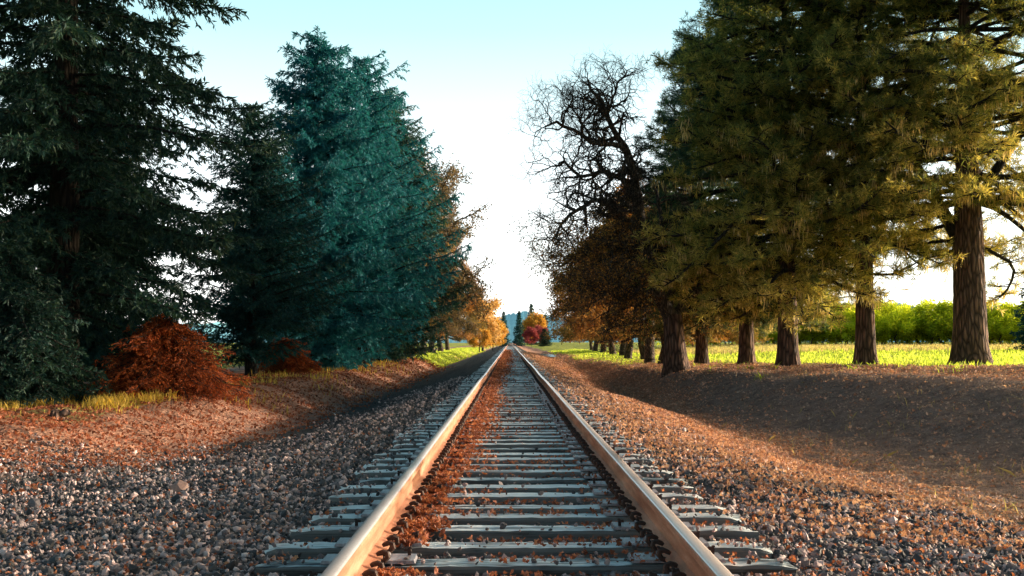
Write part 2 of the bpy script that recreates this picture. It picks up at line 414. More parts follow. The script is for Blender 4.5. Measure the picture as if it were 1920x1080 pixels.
GA = .7525      # rail centre line
tie_lab = {
 0: 'dark brown wooden tie crossing the very front of the track, mostly cut by the picture edge'}
for k in range(NT + 230):
    y = TIE0 + 2.0 + k * TIE_S + rt.uniform(-.03, .03)
    ties_y.append(y)
ties_y = np.array(ties_y)
shift = [rt.uniform(-.07, .07) for _ in ties_y]; rot = [rt.uniform(-.012, .012) for _ in ties_y]; dzt = [rt.uniform(-.022, .003) for _ in ties_y]
tie_objs = []
for k in range(NT):
    t = link('railway_tie', tie_meshes[rt.randrange(9)], None, None, (shift[k], ties_y[k], dzt[k]))
    t.rotation_euler = (0, rt.uniform(-.004, .004), rot[k] + (math.pi if rt.random() < .5 else 0))
    flipped = t.rotation_euler[2] > 1
    tie_objs.append(t)
    d = ties_y[k]
    if d < 12: lab = 'wide weathered wooden tie with cracked top and iron plates by the viewer'
    elif d < 30: lab = 'grey weathered wooden tie in the leaf strewn middle stretch of track'
    else: lab = 'distant thin-looking dark wooden tie where the rails draw together'
    tag(t, lab, 'railway tie', 'wooden ties laid under the two rails')
    if k < 60:
        for sd in (-1, 1):
            s = -1 if flipped else 1
            pl = link('tie_plate', PLATE, None, t, (sd * GA - shift[k] * s, 0, .003 - dzt[k] * .6))
            for q, (ax, ay) in enumerate(((-.076, .045), (.076, -.045), (.19, .05))):
                sg = 1 if sd < 0 else -1
                if flipped: sg = sg
                sp = link('spike', SPIKE, None, pl, (ax, ay, .018)); sp.rotation_euler = (0, 0, 0 if ax > 0 else math.pi)
# far ties, merged
V = []; Q = []
for j, k in enumerate(range(NT, len(ties_y))):
    V.append(box_v(shift[k], ties_y[k], -.08, 2.6, .21, .16)); Q.append(BOXF + 8 * j)
o = link('distant_ties', np_mesh('distant_ties', np.concatenate(V), np.concatenate(Q)), M['wood'])
tag(o, 'far run of wooden ties merging together near the vanishing point', 'railway ties', kind='stuff')

# rails
rail_prof = [(-.070, .0), (-.070, .010), (-.030, .022), (-.010, .032), (-.008, .060), (-.008, .112), (-.018, .124), (-.036, .132), (-.037, .158), (-.032, .164), (-.020, .1675),
             (.0, .1685), (.020, .1675), (.032, .164), (.037, .158), (.036, .132), (.018, .124), (.008, .112), (.008, .060), (.010, .032), (.030, .022), (.070, .010), (.070, .0)]
TOPF = set(range(9, 13))
def rail(side):
    yy = [-2.0]
    while yy[-1] < 400: yy.append(yy[-1] + (.35 if yy[-1] < 60 else 1.5))
    yy = np.array(yy); P = np.array(rail_prof); n = len(P)
    cx = side * GA + rail_wob(yy, side); zz = .020 + fbm(yy * .12, yy * 0 + side, 2) * .012 * sstep(10, 40, yy)
    V = np.zeros((len(yy), n, 3)); V[:, :, 0] = cx[:, None] + P[None, :, 0]; V[:, :, 1] = yy[:, None]; V[:, :, 2] = zz[:, None] + P[None, :, 1]
    i = np.arange(n)[None, :] + n * np.arange(len(yy) - 1)[:, None]; j = (np.arange(n)[None, :] + 1) % n + n * np.arange(len(yy) - 1)[:, None]
    q = np.stack([i, i + n, j + n, j], -1).reshape(-1, 4)
    me = np_mesh('rail', V.reshape(-1, 3), [q, np.arange(n)[None, :]], None, False)
    me.materials.append(M['rust_side']); me.materials.append(M['rail_top'])
    mi = np.zeros(len(me.polygons), dtype=np.int32); kk = np.arange(len(q)) % n
    mi[:len(q)] = np.isin(kk, list(TOPF)); me.polygons.foreach_set('material_index', mi)
    sm = np.zeros(len(me.polygons), dtype=bool); sm[:len(q)] = np.isin(kk, list(TOPF) + [4, 17]); me.polygons.foreach_set('use_smooth', sm)
    o = link('rail', me)
    return o
def tube_path(pts, radii, sides=6, cap=True, squash=1.0):
    pts = [Vector(p) for p in pts]; V = []; n = len(pts)
    for k, p in enumerate(pts):
        d = (pts[min(k + 1, n - 1)] - pts[max(k - 1, 0)]).normalized()
        a = d.orthogonal().normalized() if abs(d.y) > .9 else d.cross(Vector((0, 1, 0))).normalized()
        b = d.cross(a).normalized()
        for s in range(sides):
            t = 2 * math.pi * s / sides
            V.append(p + a * math.cos(t) * radii[k] * squash + b * math.sin(t) * radii[k])
    q = [(k * sides + s, k * sides + (s + 1) % sides, (k + 1) * sides + (s + 1) % sides, (k + 1) * sides + s) for k in range(n - 1) for s in range(sides)]
    return np.array([tuple(v) for v in V]), np.array(q), np.array([list(range(sides))[::-1], [(n - 1) * sides + s for s in range(sides)]])
# rail anchor: a thick hooked clamp gripping the rail foot on the inner side (local +x is towards the middle of the track)
v, q, c = tube_path([(-.02, 0, -.008), (.050, 0, -.012), (.086, 0, -.006), (.102, 0, .012), (.098, 0, .030), (.080, 0, .036), (.060, 0, .030), (.048, 0, .024)],
                    [.009, .012, .013, .014, .014, .013, .012, .009], 6)
ANCH = np_mesh('rail_anchor', v, [q, c], None, False); ANCH.materials.append(M['dark_iron'])
for side, lab in ((-1, 'left steel rail with orange sunlit inner side and pale worn top'), (1, 'right steel rail with shaded brown inner side and bright worn top')):
    r_ = rail(side); tag(r_, lab, 'rail', None, 'thing')
    n = 0; far = []
    for k, y in enumerate(ties_y):
        for s in (-1, 1):
            yy = y + s * .122
            if yy < 3.8: continue
            x = side * GA + float(rail_wob(np.array(yy), side))
            if n < 98:
                a = link('rail_anchor', ANCH, None, r_, (x, yy, .022)); a.rotation_euler = (rt.uniform(-.1, .1), rt.uniform(-.12, .12), (math.pi if side > 0 else 0) + rt.uniform(-.12, .12)); n += 1
            elif yy < 75:
                far.append((x, yy))
    sg = -1 if side > 0 else 1
    V = np.concatenate([v * np.array([sg, 1, 1]) + np.array([x, y, .022]) for x, y in far]); Q = np.concatenate([q + len(v) * k for k in range(len(far))])
    fo = link('distant_rail_anchors', np_mesh('distant_rail_anchors', V, Q), M['dark_iron'], r_); fo['kind'] = 'stuff'

# ------------------------------------------------------------------ ballast stones
def ico():
    t = (1 + 5 ** .5) / 2
    v = np.array([(-1, t, 0), (1, t, 0), (-1, -t, 0), (1, -t, 0), (0, -1, t), (0, 1, t), (0, -1, -t), (0, 1, -t), (t, 0, -1), (t, 0, 1), (-t, 0, -1), (-t, 0, 1)], float)
    f = np.array([(0, 11, 5), (0, 5, 1), (0, 1, 7), (0, 7, 10), (0, 10, 11), (1, 5, 9), (5, 11, 4), (11, 10, 2), (10, 7, 6), (7, 1, 8), (3, 9, 4), (3, 4, 2), (3, 2, 6), (3, 6, 8), (3, 8, 9), (4, 9, 5), (2, 4, 11), (6, 2, 10), (8, 6, 7), (9, 8, 1)])
    return v / np.linalg.norm(v[0]), f
IV, IF = ico()
def rand_rot(n, g):
    q = g.normal(size=(n, 4)); q /= np.linalg.norm(q, axis=1)[:, None]; w, x, y, z = q.T
    return np.stack([1 - 2 * (y * y + z * z), 2 * (x * y - z * w), 2 * (x * z + y * w), 2 * (x * y + z * w), 1 - 2 * (x * x + z * z), 2 * (y * z - x * w),
                     2 * (x * z - y * w), 2 * (y * z + x * w), 1 - 2 * (x * x + y * y)], -1).reshape(n, 3, 3)
def scatter_stones(P, S, g):
    n = len(P)
    protos = [IV * (1 + g.uniform(-.38, .22, (12, 1))) for _ in range(24)]
    base = np.stack(protos)[g.integers(0, 24, n)]
    sc = np.stack([g.uniform(.75, 1.35, n), g.uniform(.6, 1.1, n), g.uniform(.42, .85, n)], -1)
    base = base * sc[:, None, :] * S[:, None, None]
    Rm = rand_rot(n, g)
    V = np.einsum('nij,nvj->nvi', Rm, base) + P[:, None, :]
    Fq = IF[None] + 12 * np.arange(n)[:, None, None]
    return V.reshape(-1, 3), Fq.reshape(-1, 3), np.repeat(g.random(n), 12)
def in_tie(x, y):
    k = np.clip(np.round((y - TIE0 - 2.0) / TIE_S).astype(int), 0, len(ties_y) - 1)
    return (np.abs(x) < 1.33) & (np.abs(y - ties_y[k]) < .118)
def inv_y(n, y0, y1, g, p=2.0):
    u = g.random(n)
    if abs(p - 1) < 1e-6: return y0 * (y1 / y0) ** u
    a, b = y0 ** (1 - p), y1 ** (1 - p); return (a + u * (b - a)) ** (1 / (1 - p))
g = np.random.default_rng(11)
n = 230000
y = inv_y(n, 3.6, 38, g, 2.05); hw = np.minimum(.50 * y + .9, 9.0); x = g.uniform(-1, 1, n) * hw
bury = np.where(np.abs(x) > .95, np.interp(y, [3, 6, 9, 14, 30], [.02, .08, .45, .9, 1.2]) * sstep(.9, 1.3, np.abs(x)), .03)
keep = ~(in_tie(x, y) & (g.random(n) > bury))
# stones fade out away from the rails further along
edge_r = np.interp(y, [0, 6, 9, 14, 30], [6, 4.6, 3.6, 2.7, 2.3]) + fbm(x * .9, y * .9, 2) * .9
edge_l = np.interp(y, [0, 8, 14, 18, 25, 40], [9, 8.5, 6.5, 4.4, 4.0, 3.6]) + fbm(x * .9, y * .9 + 9, 2) * 1.0
inside = (x < edge_r) & (-x < edge_l)
keep &= inside | ((g.random(n) < .05) & (y < 15))
keep &= ~((np.abs(np.abs(x) - GA) < .075))
x, y = x[keep], y[keep]
S = g.lognormal(math.log(.0130), .42, len(x)) * np.clip(.55 + y * .05, 1, 2.2)
S = np.minimum(S, .040); S = np.where(np.abs(x) < 1.4, np.minimum(S, .026), S)
it = in_tie(x, y)
z = np.where(it, -.004, gz(x, y)) + S * .35 + g.uniform(-.008, .012, len(x)) + ~it * np.where(np.abs(x) < 1.5, g.uniform(-.01, .025, len(x)), 0)
V, Fq, rn = scatter_stones(np.stack([x, y, z], -1), S, g)
o = link('ballast_gravel', np_mesh('ballast_gravel', V, Fq, rn), M['stone'])
tag(o, 'loose grey crushed stone ballast around the ties and down both shoulders', 'gravel', kind='stuff')
# second layer of larger single stones that stand out
for (px, py, s, mt, lab) in ((341, 926, .075, 'pink_stone', 'pale pink stone lying among the grey gravel left of the rails'),
                             (74, 944, .085, 'stone', 'large dark rounded stone in the gravel near the left edge')):
    h = 1.32; d = F * h / (py - 641); X = pz(px, d)
    sv, sf, _ = scatter_stones(np.zeros((1, 3)), np.array([s]), np.random.default_rng(int(px)))
    o = link('stone', np_mesh('stone', sv, sf, np.full(len(sv), .5)), M[mt], None, (X, d, float(gz(X, d)) + s * .4))
    tag(o, lab, 'stone')

# ------------------------------------------------------------------ fallen leaves
def leaf_proto(g, lobes=5):
    n = lobes * 2 + 2; a = np.linspace(-math.pi * .86, math.pi * .86, n)
    rad = np.where(np.arange(n) % 2 == 0, g.uniform(.5, .85, n), g.uniform(.7, 1.05, n)); rad[0] = rad[-1] = .35
    pts = np.stack([np.cos(a) * rad, np.sin(a) * rad * .85, np.zeros(n)], -1)
    curl = g.uniform(.3, 1.3); pts[:, 2] = curl * (pts[:, 1] ** 2) + g.uniform(-.4, .5) * pts[:, 0] ** 2 + g.normal(0, .06, n)
    V = np.vstack([[0, 0, 0], pts]); f = [(0, k + 1, k + 2) for k in range(n - 1)] + [(0, n, 1)]
    return V, np.array(f)
LP = [leaf_proto(np.random.default_rng(40 + k)) for k in range(10)]
def scatter_leaves(P, S, g, tilt=.9):
    n = len(P); nv = len(LP[0][0]); base = np.stack([p[0] for p in LP])[g.integers(0, 10, n)] * S[:, None, None]
    yaw = g.uniform(0, 2 * math.pi, n); tx = g.normal(0, tilt * .6, n); ty = g.normal(0, tilt * .6, n)
    def rot(ax, t):
        c, s = np.cos(t), np.sin(t); o = np.zeros(n); l = np.ones(n)
        M_ = {'x': [l, o, o, o, c, -s, o, s, c], 'y': [c, o, s, o, l, o, -s, o, c], 'z': [c, -s, o, s, c, o, o, o, l]}[ax]
        return np.stack(M_, -1).reshape(n, 3, 3)
    Rm = rot('z', yaw) @ rot('x', tx) @ rot('y', ty)
    V = np.einsum('nij,nvj->nvi', Rm, base) + P[:, None, :]
    Fq = LP[0][1][None] + nv * np.arange(n)[:, None, None]
    return V.reshape(-1, 3), Fq.reshape(-1, 3), np.repeat(g.random(n), nv)
def leaf_field(name, label, mat, x, y, S, g, tilt=.9, lift=.02, gap=.03):
    onrail = np.abs(np.abs(x) - GA) < .07
    x, y, S = x[~onrail], y[~onrail], S[~onrail]
    z = np.where(in_tie(x, y), .012, gz(x, y) + gap) + S * lift * 10 * g.random(len(x)) * .6
    V, Fq, rn = scatter_leaves(np.stack([x, y, z], -1), S, g, tilt)
    o = link(name, np_mesh(name, V, Fq, rn), M[mat]); tag(o, label, 'fallen leaves', kind='stuff')
g = np.random.default_rng(21)
# drift along the inner side of the left rail, thinner towards the middle
n = 17000; y = inv_y(n, 4.9, 150, g, 1.4); k = g.random(n); x = -.67 + np.abs(g.normal(0, .135, n)) * np.interp(y, [5, 9, 14, 60], [.45, .65, 1.3, 2.6]) * (1 + .5 * fbm(y * 1.7, y * 0 + 3, 2))
ok = (fbm(y * 1.3, x * 2.5, 3) + .30 + g.uniform(-.3, .3, n) > 0) & (x < .68) & ((y > 5.9) | (x < -.35)); ok &= ~((y > 5.3) & (y < 5.9))
x1, y1 = x[ok], y[ok]
n = 11000; y2 = inv_y(n, 4.2, 150, g, 1.5); x2 = g.uniform(-.7, .7, n); ok = (fbm(x2 * 2.2 + 9, y2 * 1.4, 3) + g.uniform(-.25, .25, n) > .12) | ((x2 > .42) & (g.random(n) < .8)); x2, y2 = x2[ok], y2[ok]
S = g.uniform(.010, .024, len(x2)) * np.clip(.8 + y2 * .018, 1, 2.6)
leaf_field('leaf_litter', 'dull brown leaves scattered between the rails on the shaded ties', 'leaves', x2, y2, S, g)
x, y = x1, y1; S = g.uniform(.014, .036, len(x)) * np.clip(.8 + y * .018, 1, 2.6)
leaf_field('leaf_drift', 'orange and brown fallen leaves drifted between the two rails', 'leaves', x, y, S, g, 1.0, .02, .075)
# sunny shoulder on the right
n = 42000; y = inv_y(n, 6.5, 130, g, 1.6); x = g.uniform(1.0, 6.5, n) * 1.0
dens = sstep(1.2, 2.1, x + sstep(6, 14, y) * .6) * (1 - sstep(4.6, 6.4, x)) * (.25 + .75 * sstep(8, 13, y))
ok = g.random(n) < dens; x, y = x[ok], y[ok]
S = g.uniform(.014, .036, len(x)) * np.clip(.75 + y * .022, 1, 2.6)
leaf_field('leaf_litter', 'tan and orange dry leaves covering the sunlit shoulder right of the rails', 'leaves_tan', x, y, S, g, 1.0)
# bank and tree feet on the right
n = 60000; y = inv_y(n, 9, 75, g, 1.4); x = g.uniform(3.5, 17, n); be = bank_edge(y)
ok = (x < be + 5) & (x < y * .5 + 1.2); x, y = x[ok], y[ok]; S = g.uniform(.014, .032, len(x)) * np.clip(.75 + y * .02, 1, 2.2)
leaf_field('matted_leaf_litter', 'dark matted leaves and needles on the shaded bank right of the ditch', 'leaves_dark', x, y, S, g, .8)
n = 5200; y = inv_y(n, 9, 60, g, 1.2); x = g.uniform(4, 16, n); ok = (x < bank_edge(y) + 2) & (x < y * .5 + 1.2) & (fbm(x * .6, y * .4 + 7, 3) > .02); x, y = x[ok], y[ok]
leaf_field('leaf_litter', 'larger pale leaves caught in patches on the shaded right bank', 'leaves_tan', x, y, g.uniform(.03, .06, len(x)) * np.clip(.7 + y * .012, .8, 1.5), g, 1.1)
n = 9000; y = g.uniform(20, 60, n); x = bank_edge(y) + g.normal(1.6, 1.3, n); S = g.uniform(.025, .05, n)
leaf_field('leaf_litter', 'bright tan leaves on the bank top around the pine trunks', 'leaves_tan', x, y, S, g, 1.0)
# left ditch and bank, redder to take in the lens-flare tint
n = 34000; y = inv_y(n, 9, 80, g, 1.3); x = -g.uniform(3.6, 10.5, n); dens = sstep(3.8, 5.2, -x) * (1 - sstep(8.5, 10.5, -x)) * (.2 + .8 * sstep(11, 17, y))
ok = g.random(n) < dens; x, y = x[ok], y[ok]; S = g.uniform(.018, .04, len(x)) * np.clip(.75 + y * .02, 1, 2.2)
leaf_field('leaf_litter', 'leaves reddened for the lens flare in the hollow in front of the left hand firs', 'leaves', x, y, S, g, 1.0)
# scattered over the gravel
n = 8000; y = inv_y(n, 3.8, 20, g, 2.0); x = (g.random(n) ** .75 * 2 - 1) * (.5 * y + 1); ok = (np.abs(x) > 1.0); x, y = x[ok], y[ok]; S = g.uniform(.009, .024, len(x))
leaf_field('scattered_leaves', 'single red and orange leaves strewn over the gravel on both sides', 'leaves', x, y, S, g, 1.1)

# ------------------------------------------------------------------ grass
def blades(P, H, W, g, lean=.35):
    n = len(P); a = g.uniform(0, 2 * math.pi, n); s = np.stack([np.cos(a), np.sin(a), np.zeros(n)], -1) * (W / 2)[:, None]
    b = g.uniform(0, 2 * math.pi, n); l = np.abs(g.normal(0, lean, n)); tip = np.stack([np.cos(b) * l, np.sin(b) * l, np.ones(n)], -1) * H[:, None]
    mid = tip * np.array([.35, .35, .6]); 
    V = np.stack([P - s, P + s, P + mid + s * .7, P + tip, P + mid - s * .7], 1)
    return V.reshape(-1, 3), np.arange(5 * n).reshape(n, 5), np.repeat(g.random(n), 5)
def grass_field(name, label, mat, x, y, H, W, g, lean=.35):
    z = gz(x, y) - .02
    V, Fq, rn = blades(np.stack([x, y, z], -1), H, W, g, lean)
    o = link(name, np_mesh(name, V, Fq, rn), M[mat]); tag(o, label, 'grass', kind='stuff')
g = np.random.default_rng(31)
n = 75000; y = inv_y(n, 28, 115, g, 1.1); x = g.uniform(6, 70, n); be = bank_edge(y); e = be + 3.6 + fbm(x * .5, y * .5, 2) * 1.2
ok = (x > e) & (x < y * .62 + 4); x, y = x[ok], y[ok]
grass_field('field_grass', 'bright yellow green grass filling the field beyond the pine trunks', 'grass', x, y, g.uniform(.08, .2, len(x)) * (1 + y * .004), .016 + y * .0009, g)
n = 26000; y = g.uniform(78, 114, n); x = g.uniform(8, 75, n); ok = x > bank_edge(y) + 5; x, y = x[ok], y[ok]
grass_field('seed_heads', 'pale straw coloured strip of seeding grass along the far side of the field', 'hay', x, y, g.uniform(.25, .42, len(x)), .03 + y * .0006, g)
n = 14000; y = inv_y(n, 52, 150, g, 1.2); x = g.uniform(4.6, 9.5, n); ok = x > 5.0 + fbm(x, y * .3, 2) * 1.3; x, y = x[ok], y[ok]
grass_field('verge_grass', 'low sunlit green grass on the right verge under the distant oaks', 'grass', x, y, g.uniform(.06, .13, len(x)), .02 + y * .0008, g)
n = 14000; y = inv_y(n, 74, 220, g, 1.2); x = -g.uniform(4.7, 10, n)
grass_field('verge_grass', 'low sunlit green grass on the left verge beside the distant track', 'grass', x, y, g.uniform(.06, .13, n), .02 + y * .0008, g)
n = 4200; y = g.normal(20.8, .9, n); x = -g.uniform(6.5, 10.8, n); ok = fbm(x * 1.1, y * .9, 2) > -.1 ; x, y = x[ok], y[ok]
grass_field('grass_tufts', 'yellow green tufts of grass at the foot of the dark left fir', 'straw', x, y, g.uniform(.06, .26, len(x)), np.full(len(x), .018), g, .5)
n = 3600; y = g.uniform(24, 62, n); x = -g.normal(7.2, .8, n); ok = fbm(x * .7, y * .35 + 4, 2) > -.05; x, y = x[ok], y[ok]
grass_field('dry_grass', 'thin straw coloured grass along the edge of the left hand trees', 'straw', x, y, g.uniform(.08, .28, len(x)), .016 + y * .0003, g, .3)
n = 260; y = g.uniform(26, 42, n); x = bank_edge(y) + 1.5 + g.normal(0, 1.2, n); kx = g.integers(0, 26, n); x = x[kx] + g.normal(0, .13, n); y = y[kx] + g.normal(0, .13, n)
grass_field('weeds', 'small green weed tufts between the feet of the pines', 'grass', x, y, g.uniform(.08, .24, n), np.full(n, .02), g, .8)

n = 2600; y = inv_y(n, 10, 45, g, 1.2); x = g.uniform(4.5, 14, n); ok = (x < bank_edge(y) + 2.5) & (fbm(x * .8 + 3, y * .6, 3) > .12); x, y = x[ok], y[ok]
grass_field('dead_stalks', 'sparse dead stalks on the shaded slope of the right bank', 'hay', x, y, g.uniform(.05, .2, len(x)), np.full(len(x), .012), g, 1.1)
# puddle
pd = 112.0; X = 3.55; th = np.linspace(0, 2 * math.pi, 24, endpoint=False)
pv = np.stack([X + 1.05 * np.cos(th) * (1 + .12 * np.sin(3 * th)), pd + 14 * np.sin(th), np.full(24, float(gz(X, pd, False)) + .12)], -1)
tag(link('puddle_water', np_mesh('puddle_water', pv, np.arange(24)[None, :]), M['water']), kind='structure')

# ------------------------------------------------------------------ tree building
class Segs:
    def __init__(s): s.a = []; s.b = []; s.ra = []; s.rb = []
    def add(s, a, b, ra, rb): s.a.append(a); s.b.append(b); s.ra.append(ra); s.rb.append(rb)
    def mesh(s, name, big=.06):
        A = np.array(s.a); B = np.array(s.b); RA = np.array(s.ra); RB = np.array(s.rb)
        Vs = []; Fs = []; off = 0
        for sel, sides in ((RA >= big * 2, 12), ((RA >= big * .5) & (RA < big * 2), 7), ((RA < big * .5), 3)):
            if not sel.any(): continue
            a, b, ra, rb = A[sel], B[sel], RA[sel], RB[sel]; n = len(a)
            d = b - a; d /= np.linalg.norm(d, axis=1)[:, None] + 1e-9
            ref = np.where(np.abs(d[:, 2:3]) > .9, np.array([[1., 0, 0]]), np.array([[0, 0, 1.]]))
            u = np.cross(d, ref); u /= np.linalg.norm(u, axis=1)[:, None]; w = np.cross(d, u)
            t = np.arange(sides) * 2 * math.pi / sides
            ring = u[:, None, :] * np.cos(t)[None, :, None] + w[:, None, :] * np.sin(t)[None, :, None]
            V = np.concatenate([a[:, None] + ring * ra[:, None, None], b[:, None] + ring * rb[:, None, None]], 1)
            k = np.arange(sides); q = np.stack([k, (k + 1) % sides, (k + 1) % sides + sides, k + sides], -1)
            Fq = q[None] + 2 * sides * np.arange(n)[:, None, None] + off
            Vs.append(V.reshape(-1, 3)); Fs.append(Fq.reshape(-1, 4)); off += n * 2 * sides
        return np_mesh(name, np.concatenate(Vs), np.concatenate(Fs), None, True)

def trunk_mesh(name, H, r0, flare=.45, lean=(0, 0), seed=0, top=.12, crown_at=99., rows=None, sides=28, bumps=.06, zs0=-.5):
    """a single trunk with flared foot, furrows and knots, rings bent along a lean"""
    r = np.random.default_rng(seed); zs = [zs0]
    while zs[-1] < H: zs.append(zs[-1] + (.14 if zs[-1] < 5 else .7))
    zs = np.array(zs); n = len(zs); t = np.arange(sides) * 2 * math.pi / sides
    rad = r0 * (top + (1 - top) * np.clip(1 - zs / H, 0, 1) ** .8) * (1 + flare * np.exp(-np.clip(zs, 0, 9) / .35))
    rad = rad * np.where(zs > crown_at, np.clip(1 - (zs - crown_at) * .06, .45, 1), 1)
    lobes = sum(np.sin(t * k + r.uniform(0, 6)) * a for k, a in ((3, .35), (5, .4), (7, .25)))
    V = np.zeros((n, sides, 3))
    for i, z in enumerate(zs):
        rr = rad[i] * (1 + lobes * .16 * math.exp(-max(z, 0) / .5) + bumps * (fbm(t * 2.2 + seed, t * 0 + z * 1.1, 3) + .5 * r.normal(0, .35, sides)))
        V[i, :, 0] = np.cos(t) * rr + lean[0] * (z / H) ** 1.2 * (z > 0) if z > 0 else np.cos(t) * rr
        V[i, :, 1] = np.sin(t) * rr + (lean[1] * (z / H) ** 1.2 if z > 0 else 0)
        V[i, :, 2] = z
    i = np.arange(n - 1)[:, None] * sides; k = np.arange(sides)[None, :]; k2 = (k + 1) % sides
    q = np.stack([i + k, i + k2, i + k2 + sides, i + k + sides], -1).reshape(-1, 4)
    return V.reshape(-1, 3), q

def needles(P, D, L, W, g):
    n = len(P); D = D / (np.linalg.norm(D, axis=1)[:, None] + 1e-9)
    s = np.cross(D, g.normal(size=(n, 3))); s /= np.linalg.norm(s, axis=1)[:, None] + 1e-9
    V = np.stack([P - s * (W * .35)[:, None], P + D * (L * .45)[:, None] + s * (W * .5)[:, None], P + D * L[:, None], P + D * (L * .4)[:, None] - s * (W * .5)[:, None]], 1)
    return V.reshape(-1, 3)
def leaf_mesh(name, V, rnd):
    n = len(V) // 4
    return np_mesh(name, V, np.arange(4 * n).reshape(n, 4), np.repeat(rnd, 4))

def make_spruce(H, Rmax, seed, z0=.4, dens=1.0, nl=.13, nw=.034, droop=.35, power=.75, twig_gap=.22, per=9, up=.25, rag=.25):
    """layered conifer: whorls of limbs, side twigs with short needles hanging from them"""
    g = np.random.default_rng(seed); S = Segs(); PP = []; DD = []; 
    z = z0
    while z < H * .985:
        f = (z - z0) / (H - z0); Rr = Rmax * (1 - f) ** power * (min(1, .55 + f * 3.0)) + .12
        nb = max(3, int((4 + 3 * (1 - f)) * dens))
        a0 = g.uniform(0, 6.28)
        for b in range(nb):
            a = a0 + b * 2 * math.pi / nb + g.normal(0, .25); L = Rr * g.uniform(1 - rag * 1.4, 1 + rag * .6)
            d = np.array([math.cos(a), math.sin(a)]); zz = z + g.uniform(-.15, .15)
            ns = max(4, int(L / .3)); p = np.array([d[0] * .03, d[1] * .03, zz]); sl = up * g.uniform(.5, 1.4) - (1 - f) * droop * .6
            for s in range(ns):
                t = (s + 1) / ns; slope = sl - droop * math.sin(t * 2.6) * .9 + .45 * max(0, t - .7)
                q = p + np.array([d[0], d[1], slope]) * (L / ns) * .96 + g.normal(0, .015, 3)
                r0 = .012 + .022 * L / 3 * (1 - t + 1 / ns); S.add(p, q, r0, r0 * .85)
                # twigs
                if t > .12:
                    m = max(1, int((L / ns) / twig_gap * 2 + g.random()))
                    for w in range(m):
                        sd = 1 if (w + s) % 2 else -1; tl = (.25 + .55 * math.sin(math.pi * min(1, t * .93 + .07)) * min(1, L / 2.2)) * g.uniform(.6, 1.25) * min(1, .35 + L * .4)
                        tb = p + (q - p) * g.random(); ang = a + sd * g.uniform(.5, 1.15)
                        td = np.array([math.cos(ang), math.sin(ang), g.uniform(-.75, -.05)]); td /= np.linalg.norm(td)
                        te = tb + td * tl + np.array([0, 0, -.12 * tl]); S.add(tb, te, .006, .003)
                        k = int(per * (tl / .4) + 2)
                        tt = g.random(k); PP.append(tb + (te - tb) * tt[:, None]); 
                        dd = td[None, :] * .9 + g.normal(0, .55, (k, 3)); dd[:, 2] -= .35; DD.append(dd)
                # needles along the limb itself
                k = per; tt = g.random(k); PP.append(p + (q - p) * tt[:, None]); dd = np.array([d[0], d[1], .0])[None] * .8 + g.normal(0, .6, (k, 3)); DD.append(dd)
                p = q
        z += (.20 + .18 * (1 - f)) / dens * g.uniform(.8, 1.2) * max(.7, H / 14)
    P = np.concatenate(PP); D = np.concatenate(DD); n = len(P)
    rn = g.random(n); return S, leafV(P, D, nl, nw, g), rn
def leafV(P, D, nl, nw, g):
    n = len(P); return needles(P, D, nl * g.uniform(.6, 1.3, n), nw * g.uniform(.7, 1.3, n), g)

def grow(S, tips, p, d, L, r, lvl, g, gn=.35, grav=0.0, kids=(3, 4, 4), step=.3, spread=.9, ratio=.55, taper=.65, trop=0.0):
    """gnarled broadleaf limb: random walk with side limbs"""
    ns = max(2, int(L / step)); d = d / np.linalg.norm(d); r1 = r * taper
    kid_at = set() if lvl <= 0 else {int(v) for v in np.linspace(max(1, ns * .25), ns - 1, kids[lvl - 1] if lvl - 1 < len(kids) else 3) + g.uniform(-.7, .7)}
    for s in range(ns):
        d = d + g.normal(0, gn, 3) * .5 + np.array([0, 0, grav + trop]); d /= np.linalg.norm(d)
        q = p + d * (L / ns); ra = r + (r1 - r) * s / ns; rb = r + (r1 - r) * (s + 1) / ns; S.add(p, q, ra, rb)
        if s in kid_at:
            ax = np.cross(d, g.normal(size=3)); ax /= np.linalg.norm(ax) + 1e-9
            nd = d * math.cos(spread) + ax * math.sin(spread) * g.choice((-1, 1))
            grow(S, tips, q, nd, L * ratio * g.uniform(.7, 1.2), rb * .62, lvl - 1, g, gn, grav, kids, max(.07, step * .62), spread, ratio, taper, trop)
        if lvl <= 1: tips.append((q.copy(), d.copy(), lvl))
        p = q
    if lvl > 0:
        for _ in range(2):
            ax = np.cross(d, g.normal(size=3)); ax /= np.linalg.norm(ax) + 1e-9; nd = d * math.cos(.5) + ax * math.sin(.5)
            grow(S, tips, p, nd, L * ratio * g.uniform(.8, 1.1), r1 * .75, lvl - 1, g, gn, grav, kids, max(.07, step * .62), spread, ratio, taper, trop)

